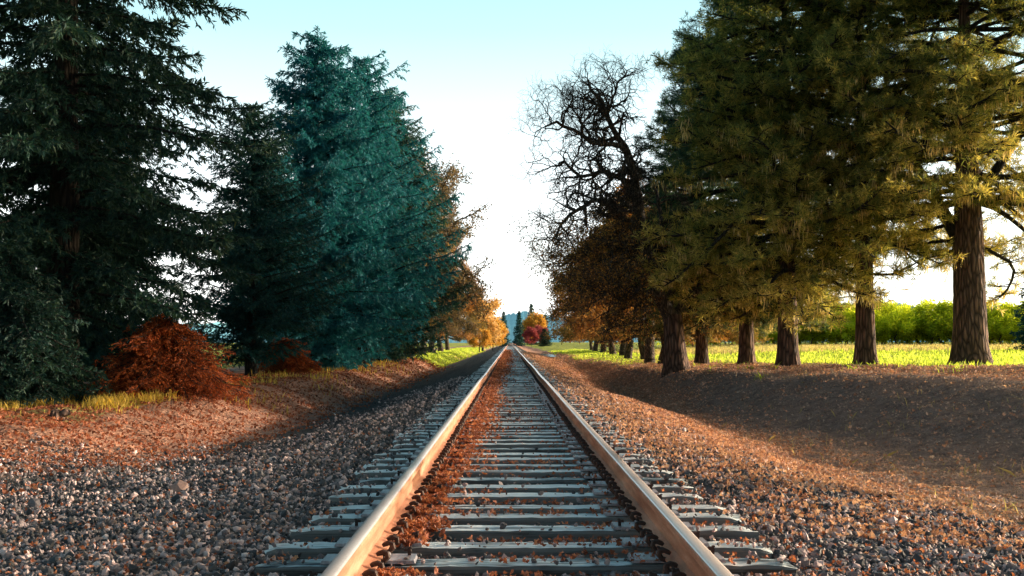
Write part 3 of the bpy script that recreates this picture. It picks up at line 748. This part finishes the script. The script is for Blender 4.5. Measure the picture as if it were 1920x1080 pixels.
def make_broadleaf(H, Rr, seed, z0=1.6, leaves=26000, ll=.11, lw=.08, r0=.22, gaps=.5, shape=1.0, cl=.45, nlimb=9, low=.0):
    """crown of leaf clumps carried by gnarled limbs"""
    g = np.random.default_rng(seed); S = Segs(); tips = []
    S.add(np.array([0, 0, -.4]), np.array([0, 0, .3]), r0 * 1.5, r0 * 1.1)
    p = np.array([0, 0, .3]); nseg = 9; pts = [p]
    for k in range(nseg):
        q = p + np.array([g.normal(0, .1), g.normal(0, .1), (H * .78 - .3) / nseg]); S.add(p, q, r0 * (1 - .8 * k / nseg) * 1.08, r0 * (1 - .8 * (k + 1) / nseg) * 1.08); p = q; pts.append(p)
    pts = np.array(pts)
    for k in range(nlimb):
        f = (k + .5) / nlimb; z = z0 + (H * .78 - z0) * f; b = np.array([np.interp(z, pts[:, 2], pts[:, 0]), np.interp(z, pts[:, 2], pts[:, 1]), z])
        a = k * 2.4 + g.normal(0, .3); L = Rr * (1 - .55 * f ** 2) * g.uniform(.7, .95)
        grow(S, tips, b, np.array([math.cos(a), math.sin(a), .35 + .6 * f]), L, r0 * .42 * (1 - .5 * f), 2, g, .4, low * (1 - f), (3, 3), .35, .8, .5)
    kp = [k for k in range(len(S.b)) if S.rb[k] > r0 * .3 or min(S.b[k][2], S.a[k][2]) > min(1.9, z0 * 1.15)]
    S.a = [S.a[k] for k in kp]; S.b = [S.b[k] for k in kp]; S.ra = [S.ra[k] for k in kp]; S.rb = [S.rb[k] for k in kp]
    T = np.array([t[0] for t in tips]); TD = np.array([t[1] for t in tips])
    pick = g.integers(0, len(T), leaves); 
    c = T[pick] + g.normal(0, cl * .38, (leaves, 3)); D = TD[pick] + g.normal(0, 1.0, (leaves, 3)); D[:, 2] -= .4
    kp = c[:, 2] > min(1.5, z0 * 1.0) + fbm(c[:, 0] * 1.3, c[:, 1] * 1.3, 2) * .7; c, D, pick = c[kp], D[kp], pick[kp]; leaves = len(c)
    rn = np.clip(g.random(leaves) * .6 + .4 * g.random(len(T))[pick], 0, 1)
    return S, needles(c, D, ll * g.uniform(.6, 1.3, leaves), lw * g.uniform(.7, 1.3, leaves), g), rn

def make_pine(H, Rr, seed, zb=3.6, r0=.5, flare=.42, tufts=34, nlen=.24, moss=True, dens=1.0, lean=(0, 0), cone=.6, fork=None):
    g = np.random.default_rng(seed); S = Segs(); tp = []; td = []; mo = []
    z = zb
    while z < H * .97:
        f = (z - zb) / (H - zb); Lr = Rr * (1 - f ** 1.6 * .85) * min(1, .7 + f * 2)
        for b in range(int(g.integers(3, 7) * dens + .5)):
            a = g.uniform(0, 6.28); L = Lr * g.uniform(.6, 1.1); ns = max(4, int(L / .42))
            p = np.array([lean[0] * (z / H) ** 1.2, lean[1] * (z / H) ** 1.2, z]); r = .028 + .05 * L / 5
            sl = g.uniform(-.05, .35) - (.25 if f < .15 else 0); aa = a
            for s in range(ns):
                t = (s + 1) / ns; aa += g.normal(0, .16); sl += g.normal(0, .10) - .03 + (.12 if t > .7 else 0)
                q = p + np.array([math.cos(aa), math.sin(aa), sl]) * (L / ns); rr = r * (1 - .8 * t) + .008
                S.add(p, q, r * (1 - .8 * (t - 1 / ns)) + .008, rr)
                if t > .22:
                    for w in range(3 if t > .45 else 2):
                        ba = aa + g.choice((-1, 1)) * g.uniform(.4, 1.3); bl = g.uniform(.35, 1.05) * (1.15 - t * .5); bp = p + (q - p) * g.random(); bs = g.uniform(-.45, .45)
                        e1 = bp + np.array([math.cos(ba), math.sin(ba), bs]) * bl * .5; ba += g.normal(0, .4); e2 = e1 + np.array([math.cos(ba), math.sin(ba), bs + g.uniform(-.2, .35)]) * bl * .5
                        S.add(bp, e1, .020, .014); S.add(e1, e2, .014, .008)
                        for e, dd in ((e2, e2 - e1), (e1 * .4 + e2 * .6, e2 - e1)):
                            tp.append(e); td.append(dd / np.linalg.norm(dd))
                            e3 = e + g.normal(0, .16, 3); S.add(e1, e3, .007, .004); tp.append(e3); td.append((e3 - e1) / (np.linalg.norm(e3 - e1) + 1e-6))
                        if moss and f < .3 and g.random() < .13: mo.append(e1); mo.append(e2)
                p = q
            tp.append(p); td.append(np.array([math.cos(aa), math.sin(aa), .3]))
        z += g.uniform(.26, .48) * max(.8, H / 15)
    if fork:
        for (dx, dy, dz, L, r) in fork:
            p = np.array([0, 0, dz]); d = np.array([dx, dy, 1.0]); d /= np.linalg.norm(d)
            for k in range(9):
                q = p + d * L / 9 + g.normal(0, .03, 3); S.add(p, q, r * (1 - .07 * k), r * (1 - .07 * (k + 1))); p = q; d = d + np.array([0, 0, .05]); d /= np.linalg.norm(d)
    tp = np.array(tp); td = np.array(td); n = len(tp)
    P = np.repeat(tp, tufts, 0); D = np.repeat(td, tufts, 0) * .55 + g.normal(0, .75, (n * tufts, 3)) + np.array([0, 0, .12])
    P = P - np.repeat(td, tufts, 0) * (g.random((n * tufts, 1)) * .16)
    rn = np.clip(g.random(n * tufts) * .5 + np.repeat(g.random(n), tufts) * .5, 0, 1)
    V = needles(P, D, nlen * g.uniform(.6, 1.15, len(P)), .021 * g.uniform(.7, 1.3, len(P)), g)
    mV = None
    if mo:
        mo = np.array(mo); k = 16; P = np.repeat(mo, k, 0) + g.normal(0, .07, (len(mo) * k, 3)); D = g.normal(0, .14, (len(P), 3)); D[:, 2] = -1
        mV = needles(P, D, g.uniform(.10, .34, len(P)), np.full(len(P), .02), g)
    tv, tq = trunk_mesh('t', H, r0, flare, lean, seed, crown_at=zb)
    return S, V, rn, tv, tq, mV

KIND = {}
def reg(key, trunk_me, crown_me, limb_me=None, moss_me=None, trunk_mat=None):
    KIND[key] = (trunk_me, crown_me, limb_me, moss_me)
def segs_tree(key, S, V, rn, bark):
    tm = S.mesh(key + '_trunk'); tm.materials.append(M[bark]); cm = leaf_mesh(key + '_crown', V, rn); cm.materials.append(M['spruce'])
    KIND[key] = (tm, cm, None, None)
def pine_tree(key, res, bark='bark'):
    S, V, rn, tv, tq, mV = res
    tm = np_mesh(key + '_trunk', tv, tq, None, True); tm.materials.append(M[bark])
    lm = S.mesh(key + '_limbs'); lm.materials.append(M['bark_dark'])
    cm = leaf_mesh(key + '_crown', V, rn); cm.materials.append(M['pine'])
    mm = None
    if mV is not None:
        mm = leaf_mesh(key + '_moss', mV, np.random.default_rng(1).random(len(mV) // 4)); mm.materials.append(M['moss'])
    KIND[key] = (tm, cm, lm, mm)
def plant(key, name, x, y, label, cat, group, leafmat=None, rz=0.0, scale=1.0, bark=None, sink=.05, mossmat=None):
    """one tree: an empty at its foot with its trunk, branches and crown under it"""
    e = empty(name, (x, y, float(gz(x, y)) - sink), rz, scale); tag(e, label, cat, group)
    tm, cm, lm, mm = KIND[key]
    def child(n, me, mat):
        if me is None: return
        o = bpy.data.objects.new(n, me); COL.objects.link(o); o.parent = e
        if mat: o.material_slots[0].link = 'OBJECT'; o.material_slots[0].material = M[mat]
    child('trunk', tm, bark); child('branches', lm, None); child('crown', cm, leafmat); child('hanging_moss', mm, mossmat)
    return e

# prototypes
def spr(key, *a, bark='bark_dark', **k):
    S, V, rn = make_spruce(*a, **k); H = a[0]
    g = np.random.default_rng(1)
    tv = None
    p = np.array([0, 0, -.4])
    r0 = H * .021
    for j in range(12):
        q = np.array([g.normal(0, .02), g.normal(0, .02), H * (j + 1) / 12]); S.add(p, q, r0 * (1 - j / 12) + .012, r0 * (1 - (j + 1) / 12) + .012); p = q
    segs_tree(key, S, V, rn, bark)
spr('big_spruce', 18.5, 5.0, 101, z0=1.9, dens=.98, nl=.17, nw=.042, droop=.42, power=.45, twig_gap=.19, per=18, rag=.45)
spr('spruce_a', 14.4, 4.7, 102, z0=.5, dens=1.2, nl=.19, nw=.045, droop=.3, power=.55, twig_gap=.24, per=17, rag=.5, up=.5)
spr('spruce_b', 14.0, 4.2, 103, z0=.9, dens=1.08, nl=.19, nw=.045, droop=.3, power=.5, twig_gap=.28, per=15, rag=.6, up=.6)
spr('low_spruce', 3.4, 2.3, 104, z0=.15, dens=1.5, nl=.12, nw=.03, droop=.75, power=.7, twig_gap=.16, per=15, rag=.3)
spr('dome_shrub', 2.3, 2.2, 107, z0=.1, dens=1.9, nl=.10, nw=.022, droop=.9, power=.36, twig_gap=.14, per=16, rag=.4, up=.3)
spr('far_spruce', 12.0, 2.9, 105, z0=.3, dens=.8, nl=.34, nw=.10, droop=.35, power=.85, twig_gap=.5, per=7, rag=.25)
for k, sd in enumerate((201, 202)):
    S, V, rn = make_broadleaf(9.6, 4.6, sd, z0=1.5, leaves=62000, ll=.12, lw=.075, r0=.26, cl=.5, nlimb=17, low=-.10)
    segs_tree('oak_%s' % 'ab'[k], S, V, rn, 'bark_oak')
S, V, rn = make_broadleaf(13.5, 4.6, 205, z0=3.0, leaves=26000, ll=.12, lw=.075, r0=.28, cl=.4, nlimb=18)
segs_tree('oak_sparse', S, V, rn, 'bark_oak')
for k, sd in enumerate((211, 212)):
    S, V, rn = make_broadleaf(4.7, 2.3, sd, z0=.7, leaves=6500, ll=.26, lw=.15, r0=.07, cl=.6, nlimb=12)
    segs_tree('orchard_%s' % 'ab'[k], S, V, rn, 'bark_oak')
S, V, rn = make_broadleaf(8.5, 3.4, 215, z0=1.4, leaves=16000, ll=.3, lw=.22, r0=.16, cl=1.0, nlimb=14)
segs_tree('round_tree', S, V, rn, 'bark_grey')
pine_tree('pine_a', make_pine(17.5, 5.8, 301, zb=3.9, r0=.50, tufts=18, dens=1.35, fork=[(-.55, .25, 3.5, 5.0, .21), (.75, -.1, 4.6, 4.5, .17)]))
tm_, cm_, lm_, mm_ = KIND['pine_a']
pine_tree('pine_b', make_pine(17.0, 5.0, 302, zb=4.1, r0=.30, tufts=17, dens=1.2))
pine_tree('pine_c', make_pine(16.0, 4.6, 303, zb=2.3, r0=.30, tufts=17, dens=1.25, flare=.3))

# ---- right side
PG = 'pines in the row along the right bank'
plant('pine_a', 'pine_tree', 13.5, 33.0, 'largest pine with the thickest furrowed trunk, at the right edge of the picture', 'pine tree', PG, 'pine', rz=.1)
plant('pine_b', 'pine_tree', 10.85, 34.4, 'tall pine with a straight bare trunk standing second from the right edge', 'pine tree', PG, 'pine', rz=2.2)
plant('pine_c', 'pine_tree', 8.62, 35.0, 'pine with short thick trunk and low drooping boughs against the orchard', 'pine tree', PG, 'pine', rz=0.4, scale=1.06)
plant('pine_c', 'pine_tree', 8.25, 39.4, 'pine just right of the leaning bare oak, its lower trunk wrapped by boughs', 'pine tree', PG, 'pine_cool', rz=4.1, scale=.9)
plant('pine_c', 'pine_tree', 7.55, 44.5, 'slim pine directly behind the thick oak trunk', 'pine tree', PG, 'pine_cool', rz=5.1, scale=.85)
plant('pine_b', 'pine_tree', 11.9, 12.8, 'near pine outside the view casting its trunk shadow over the gravel', 'pine tree', PG, 'pine', rz=.9, scale=(1.2, 1.2, 1.7))
OG = 'brown leaved oaks in the row receding on the right'
right_row = [(6.35, 47, 'oak_a', 'oak_olive', .78, 'olive brown oak close behind the bare leaning oak'),
             (6.6, 53.5, 'oak_b', 'oak_brown', .92, 'brown leaved oak behind the bare oak, low boughs over the bank'),
             (7.3, 61, 'oak_a', 'oak_olive', .95, 'oak with dull olive crown in the middle of the right hand row'),
             (7.2, 69, 'oak_b', 'oak_brown', .9, 'golden brown oak with leaves hanging nearly to the verge'),
             (7.9, 79, 'oak_a', 'oak_brown', .98, 'copper brown oak above the sunlit green verge'),
             (8.2, 90, 'oak_b', 'oak_olive', 1.0, 'dark oak where the green verge narrows on the right'),
             (8.6, 104, 'oak_a', 'oak_olive', 1.0, 'dark green brown oak at the left end of the right row'),
             (9.2, 122, 'oak_b', 'oak_olive', 1.0, 'last dark oak of the right row before the crimson tree'),
             (10.5, 145, 'oak_a', 'pine_cool', .8, 'small green crowned oak just right of the low dark fir')]
for k, (x, y, key, lm, sc, lab) in enumerate(right_row):
    plant(key, 'oak_tree', x, y, lab, 'oak tree', OG, lm, rz=k * 1.9, scale=sc)

# bare leaning oak, limbs laid out by hand
def P3(px, py, d):
    return np.array([CX + (px - 956) / F * d, d, CZ - (py - 641) / F * d])
g = np.random.default_rng(401); S = Segs(); tips = []
base = P3(1268, 684, 37.6); bx, by = base[0], base[1]; bz = float(gz(bx, by)); root = np.array([bx, by, bz])
def limb(pts, r0, r1, sub=2, every=1, Ls=1.6, first=1):
    P = [np.array(p) - root for p in pts]; Q = [P[0]]
    for a, b in zip(P[:-1], P[1:]):
        m = max(2, int(np.linalg.norm(b - a) / .35))
        for k in range(m): Q.append(a + (b - a) * (k + 1) / m + (g.normal(0, .05, 3) if k < m - 1 else 0))
    n = len(Q)
    for k in range(n - 1):
        ra = r0 + (r1 - r0) * k / (n - 1); rb = r0 + (r1 - r0) * (k + 1) / (n - 1); S.add(Q[k], Q[k + 1], ra, rb)
        if k >= first and k % every == 0:
            d = Q[k + 1] - Q[k]; d /= np.linalg.norm(d)
            for _ in range(3):
                ax = np.cross(d, g.normal(size=3)); ax /= np.linalg.norm(ax); nd = d * .45 + ax * .9; nd[0] -= .02
                grow(S, tips, Q[k + 1], nd, Ls * g.uniform(.6, 1.2), min(rb * .6, .055), sub, g, .7, 0, (4, 5, 5) if sub > 2 else (5, 6, 5), .16, 1.0, .62)
D_ = 37.4
limb([P3(1262, 600, 37.6), P3(1240, 560, 37.4), P3(1222, 520, 37.2), P3(1210, 460, 37.0), P3(1200, 400, 37), P3(1192, 340, 36.8), P3(1180, 290, 36.8)], .26, .13, 2, 3, 1.2, 6)
limb([P3(1180, 290, 36.8), P3(1160, 255, 36.8), P3(1140, 215, 36.6), P3(1125, 180, 36.4), P3(1105, 155, 36.2)], .12, .035, 2, 1, .9)
limb([P3(1180, 290, 36.8), P3(1150, 268, 36.2), P3(1110, 265, 35.8), P3(1075, 240, 35.4), P3(1045, 225, 35.0), P3(1022, 235, 34.8)], .10, .03, 3, 2, .95)
limb([P3(1197, 380, 37), P3(1170, 335, 37.4), P3(1130, 318, 37.8), P3(1090, 330, 38.2), P3(1058, 300, 38.4), P3(1035, 310, 38.6)], .10, .03, 2, 1, .9)
limb([P3(1205, 430, 37), P3(1160, 405, 36.4), P3(1115, 372, 36), P3(1080, 395, 35.8), P3(1052, 420, 35.6), P3(1035, 450, 35.4)], .11, .03, 2, 1, 1.05)
limb([P3(1140, 215, 36.6), P3(1150, 180, 37.4), P3(1160, 150, 37.8), P3(1178, 128, 38.2)], .06, .025, 2, 1, .9)
limb([P3(1110, 265, 35.8), P3(1085, 215, 36.2), P3(1060, 190, 36.6)], .05, .02, 2, 1, .9)
limb([P3(1240, 560, 37.4), P3(1200, 545, 36.6), P3(1170, 560, 36.0), P3(1140, 545, 35.4), P3(1110, 560, 35)], .14, .04, 2, 1, 1.15)
limb([P3(1222, 520, 37.2), P3(1195, 480, 38.0), P3(1155, 470, 38.6), P3(1110, 500, 39), P3(1075, 480, 39.2), P3(1050, 500, 39.4)], .12, .03, 2, 1, 1.15)
limb([P3(1250, 585, 37.6), P3(1262, 520, 38.4), P3(1250, 460, 38.8), P3(1240, 400, 39.0), P3(1225, 340, 39.2)], .16, .05, 2, 2, 1.4)
limb([P3(1262, 600, 37.6), P3(1300, 550, 38.2), P3(1340, 520, 38.6), P3(1380, 500, 38.8)], .15, .05, 2, 2, 1.4)
tv, tq = trunk_mesh('t', 1.75, .37, .38, (-.12, 0), 9, .86)
e = empty('bare_oak', tuple(root)); tag(e, 'bare leaning oak with twisted leafless limbs reaching out over the rails', 'oak tree')
link('trunk', np_mesh('bare_oak_trunk', tv, tq, None, True), M['bark'], e)
link('branches', S.mesh('bare_oak_branches', .05), M['bark_oak'], e)
T = np.array([t[0] for t in tips]); TD = np.array([t[1] for t in tips]); low = T[:, 2] < 5.0
T2, TD2 = T[low], TD[low]; k = 20000; pick = g.integers(0, len(T2), k)
V = needles(T2[pick] + g.normal(0, .12, (k, 3)), TD2[pick] * .3 + g.normal(0, 1, (k, 3)) - np.array([0, 0, .5]), g.uniform(.04, .11, k), g.uniform(.02, .05, k), g)
link('crown', leaf_mesh('bare_oak_withered_leaves', V, g.random(k)), M['oak_brown'], e)

# ---- left side
LG = 'conifers in the row along the left side'
plant('big_spruce', 'spruce_tree', -9.9, 24.6, 'tall dark spruce nearest on the left with sky showing between its drooping boughs', 'spruce tree', LG, 'spruce', rz=.5)
plant('big_spruce', 'spruce_tree', -15.2, 27.5, 'dark spruce filling the left edge of the picture', 'spruce tree', LG, 'spruce', rz=2.6, scale=.95)
plant('low_spruce', 'spruce_sapling', -9.7, 21.6, 'low dark green bushy spruce touching the ground at the lower left', 'spruce tree', None, 'spruce', rz=.3, scale=(1.0, 1.0, .95))
plant('dome_shrub', 'weeping_shrub', -7.35, 23.8, 'drooping shrub coloured by the red lens flare in front of the left hand firs', 'shrub', None, 'rust', rz=1.3, scale=(1.15, .8, .74))  # shrub shaped and coloured after a lens-flare blotch over brush
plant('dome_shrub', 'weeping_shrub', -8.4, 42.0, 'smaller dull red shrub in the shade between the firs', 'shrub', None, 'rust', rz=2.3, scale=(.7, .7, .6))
left_row = [(-14.2, 38.0, 'spruce_a', 'teal_dark', .8, 'dark fir standing behind the nearest spruce trunk'),
            (-8.7, 37.5, 'spruce_b', 'teal_dark', (.72, .72, .66), 'shorter dark fir between the near spruce and the tall blue green one'),
            (-9.3, 43.5, 'spruce_b', 'teal', .62, 'short haze tinted blue green fir in front of the tall blue green spruce'),
            (-8.3, 47.5, 'spruce_a', 'teal', 1.0, 'tallest haze tinted blue green spruce with a pointed top against the sky'),
            (-7.4, 56.0, 'spruce_b', 'teal', 1.12, 'haze tinted blue green fir with a forked ragged top behind the tallest spruce'),
            (-7.2, 63.0, 'spruce_a', 'teal_dark', 1.08, 'dark fir right of the blue green pair'),
            (-7.6, 74.0, 'spruce_b', 'teal_dark', 1.1, 'dark fir with open tufted top half way along the left row')]
for k, (x, y, key, lm, sc, lab) in enumerate(left_row):
    plant(key, 'fir_tree', x, y, lab, 'fir tree', LG, lm, rz=k * 2.1 + .4, scale=sc)
LO = 'oaks in the row receding on the left'
for k, (x, y, key, lm, sc, lab) in enumerate([
    (-6.9, 70.0, 'oak_sparse', 'oak_grey', 1.16, 'thin leaved oak whose bare twigs show against the sky on the left'),
    (-7.4, 82.0, 'oak_sparse', 'oak_grey', 1.16, 'half bare oak behind the firs of the left row'),
    (-8.0, 90.0, 'oak_b', 'oak_olive', (1.1, 1.1, 1.55), 'large olive brown oak half way along the left row'),
    (-8.0, 102.0, 'oak_a', 'oak_grey', (1.05, 1.05, 1.45), 'grey brown oak over the start of the left green verge'),
    (-8.2, 116.0, 'oak_b', 'oak_brown', (1, 1, 1.35), 'warm brown oak above the left green verge'),
    (-8.2, 132.0, 'oak_a', 'oak_brown', 1.15, 'brown oak with pale trunks near the far end of the left row'),
    (-8.4, 150.0, 'oak_b', 'oak_olive', 1.05, 'last dark oak on the left before the golden trees')]):
    plant(key, 'oak_tree', x, y, lab, 'oak tree', LO, lm, rz=k * 1.7 + .8, scale=sc)
# far end
plant('round_tree', 'autumn_tree', pz(905, 200), 200, 'tall pale peach coloured tree far along on the left', 'autumn tree', None, 'pale_gold', scale=1.25)
plant('round_tree', 'autumn_tree', pz(899, 180), 180, 'small bright yellow tree under the last dark oak on the left', 'autumn tree', None, 'gold', rz=1, scale=.55)
plant('round_tree', 'autumn_tree', pz(924, 225), 225, 'golden orange tree beside the dark fir at the end of the line', 'autumn tree', None, 'gold', rz=2, scale=.78)
plant('round_tree', 'autumn_tree', pz(932, 250), 250, 'small orange yellow tree touching the end conifer on the left', 'autumn tree', None, 'gold', rz=3, scale=.5)
plant('far_spruce', 'fir_tree', pz(944, 330), 330, 'narrow dark fir left of the vanishing point', 'fir tree', None, 'teal_dark', scale=.86)
plant('far_spruce', 'fir_tree', pz(973, 360), 360, 'dark fir just right of the vanishing point', 'fir tree', None, 'teal_dark', rz=1, scale=.95)
plant('far_spruce', 'fir_tree', pz(996, 420), 420, 'fir top rising behind the golden tree at the end of the line', 'fir tree', None, 'teal_dark', rz=2, scale=1.3)
plant('far_spruce', 'fir_tree', pz(1022, 420), 420, 'dark fir behind the crimson tree', 'fir tree', None, 'teal_dark', rz=2.5, scale=.95)
plant('round_tree', 'autumn_tree', pz(1000, 370), 370, 'golden domed tree above the crimson one at the end of the line', 'autumn tree', None, 'gold', rz=4, scale=1.25)
plant('round_tree', 'autumn_tree', pz(996, 300), 300, 'crimson pink tree at the far end of the line', 'autumn tree', 'crimson trees at the end of the line', 'red', rz=5, scale=.6)
plant('round_tree', 'autumn_tree', pz(1015, 310), 310, 'brighter red crown on the right of the crimson pair', 'autumn tree', 'crimson trees at the end of the line', 'red', rz=6, scale=.66)
plant('far_spruce', 'fir_tree', pz(1021, 270), 270, 'low broad blackish fir in front of the crimson tree', 'fir tree', None, 'spruce', rz=3, scale=(.85, .85, .36))
plant('far_spruce', 'fir_tree', pz(1945, 75), 75, 'distant fir peeping in at the right edge over the orchard', 'fir tree', None, 'teal_dark', rz=3, scale=.62)

# orchard along the far side of the field
rr = random.Random(9)
n = 0
for row, (d0, cnt) in enumerate(((112, 34), (120, 34), (129, 34))):
    for k in range(cnt):
        px = 1255 + (1990 - 1255) * (k + rr.uniform(-.25, .25)) / (cnt - 1)
        y = d0 + rr.uniform(-1.5, 1.5) + (px - 1600) * -.006; x = pz(px, y)
        lab = ['front row hazel bush with glowing yellow green leaves at the far edge of the field', 'hazel bush in the second orchard row, seen between the front bushes', 'hazel bush in the rear orchard row, only its top showing'][row]
        plant('orchard_' + rr.choice('ab'), 'orchard_bush', x, y, lab, 'orchard bush', 'bushes of the orchard beyond the field', 'orchard', rz=rr.uniform(0, 6), scale=(rr.uniform(.85, 1.15), rr.uniform(.85, 1.15), rr.uniform(.72, .94)))

# dead branch and clod on the left, sticks on the right
g = np.random.default_rng(77)
def twig(name, label, x, y, L, ang, r0=.012):
    S = Segs(); tips = []
    p = np.array([0, 0, .03]); d = np.array([math.cos(ang), math.sin(ang), .05]); grow(S, tips, p, d, L, r0, 1, g, .35, -.02, (3,), .12, .7, .4)
    e = link(name, S.mesh(name), M['bark_grey'], None, (x, y, float(gz(x, y)))); tag(e, label, 'twig')
twig('fallen_twig', 'thin fallen twig lying on the sunlit shoulder right of the rails', 2.2, 21, 1.0, .2)
twig('fallen_twig', 'short broken twig in the leaves near the right bank foot', 3.9, 27, .8, 2.0)
twig('fallen_twig', 'pale twig lying against the left rail leaves on the ties', -.35, 6.15, .3, .3, .005)
X, d = pz(112, 17.5), 17.5
lumps = []
V, Fq, rn = scatter_stones(np.array([[0, 0, .08], [.1, .03, .12], [-.09, .02, .05], [.03, -.05, .04]]), np.array([.12, .1, .09, .08]), np.random.default_rng(8))
o = link('clod', np_mesh('clod', V, Fq, rn), M['bark'], None, (X, d, float(gz(X, d)))); tag(o, 'reddish brown lump of root and earth lying left of the gravel', 'clod')

# ------------------------------------------------------------------ light
SUN_EL, SUN_AZ = 10.4, 70.0      # azimuth measured clockwise from +Y (the view direction)
w = bpy.data.worlds.new('World'); scene.world = w; w.use_nodes = True
nt = w.node_tree; nt.nodes.clear()
sky = nt.nodes.new('ShaderNodeTexSky'); sky.sky_type = 'NISHITA'; sky.sun_disc = False
sky.sun_elevation = R(SUN_EL); sky.sun_rotation = R(SUN_AZ); sky.air_density = 1.0; sky.dust_density = 1.6; sky.ozone_density = 1.0
tcw = N(nt, 'ShaderNodeTexCoord'); sw = N(nt, 'ShaderNodeSeparateXYZ'); nt.links.new(tcw.outputs['Generated'], sw.inputs[0])
hz = ramp(nt, [(0, (.5, .6, .7)), (.02, (13, 13, 13)), (.14, (10.5, 11, 11.5)), (.21, (6.6, 8.0, 8.4)), (.28, (4.2, 6.7, 7.1)), (.42, (1.9, 3.7, 4.2)), (.6, (.7, 1.6, 2.0)), (1, (.4, 1.0, 1.4))], math_(nt, 'ADD', sw.outputs[2], .01, True)).outputs[0]
# sky bright ahead of the camera; sides and rear dimmed to lower fill light
gl = math_(nt, 'ADD', math_(nt, 'MULTIPLY', sw.outputs[0], .12), sw.outputs[1])
gl = math_(nt, 'ADD', math_(nt, 'MULTIPLY', math_(nt, 'ADD', gl, -.30), 2.2, True), .30, False)
hz = mixc(nt, 1.0, hz, math_(nt, 'MINIMUM', gl, 1.0), 'MULTIPLY')
# warm glow added round the unseen sun to strengthen its light
vd = nt.nodes.new('ShaderNodeVectorMath'); vd.operation = 'DOT_PRODUCT'; nt.links.new(tcw.outputs['Generated'], vd.inputs[0])
vd.inputs[1].default_value = (math.sin(R(SUN_AZ)) * math.cos(R(SUN_EL)), math.cos(R(SUN_AZ)) * math.cos(R(SUN_EL)), math.sin(R(SUN_EL)))
au = math_(nt, 'POWER', math_(nt, 'MAXIMUM', vd.outputs['Value'], 0.0), 26.0)
au = mixc(nt, 1.0, au, (230.0, 158.0, 90.0), 'MULTIPLY')
hz = mixc(nt, 1.0, hz, au, 'ADD')
tint = mixc(nt, 1.0, mixc(nt, 1.0, sky.outputs[0], (.45, .55, .5), 'MULTIPLY'), hz, 'ADD')
bg = nt.nodes.new('ShaderNodeBackground'); nt.links.new(tint, bg.inputs[0]); bg.inputs[1].default_value = .14
wo = nt.nodes.new('ShaderNodeOutputWorld'); nt.links.new(bg.outputs[0], wo.inputs[0])
sl = bpy.data.lights.new('sun', 'SUN'); sl.energy = 5.0; sl.angle = R(.5); sl.color = (1, .86, .68)
so = bpy.data.objects.new('sun', sl); COL.objects.link(so)
sd = Vector((math.sin(R(SUN_AZ)) * math.cos(R(SUN_EL)), math.cos(R(SUN_AZ)) * math.cos(R(SUN_EL)), math.sin(R(SUN_EL))))
so.rotation_euler = (-sd).to_track_quat('-Z', 'Y').to_euler(); so.location = (30, 20, 20)

# ------------------------------------------------------------------ camera
cam = bpy.data.cameras.new('camera'); co = bpy.data.objects.new('camera', cam); COL.objects.link(co)
cam.sensor_width = 36; cam.lens = F / 1920 * 36; cam.clip_end = 6000; cam.clip_start = .05
co.location = (CX, 0, CZ); co.rotation_euler = (R(90) + math.atan(101 / F), 0, -math.atan(4 / F))
scene.camera = co
scene.view_settings.view_transform = 'Standard'; scene.view_settings.look = 'None'; scene.view_settings.exposure = 0
scene.render.engine = 'CYCLES'
c = scene.cycles; c.max_bounces = 4; c.diffuse_bounces = 2; c.glossy_bounces = 2; c.transmission_bounces = 3; c.transparent_max_bounces = 4
c.use_adaptive_sampling = True; c.adaptive_threshold = .03; c.use_denoising = True
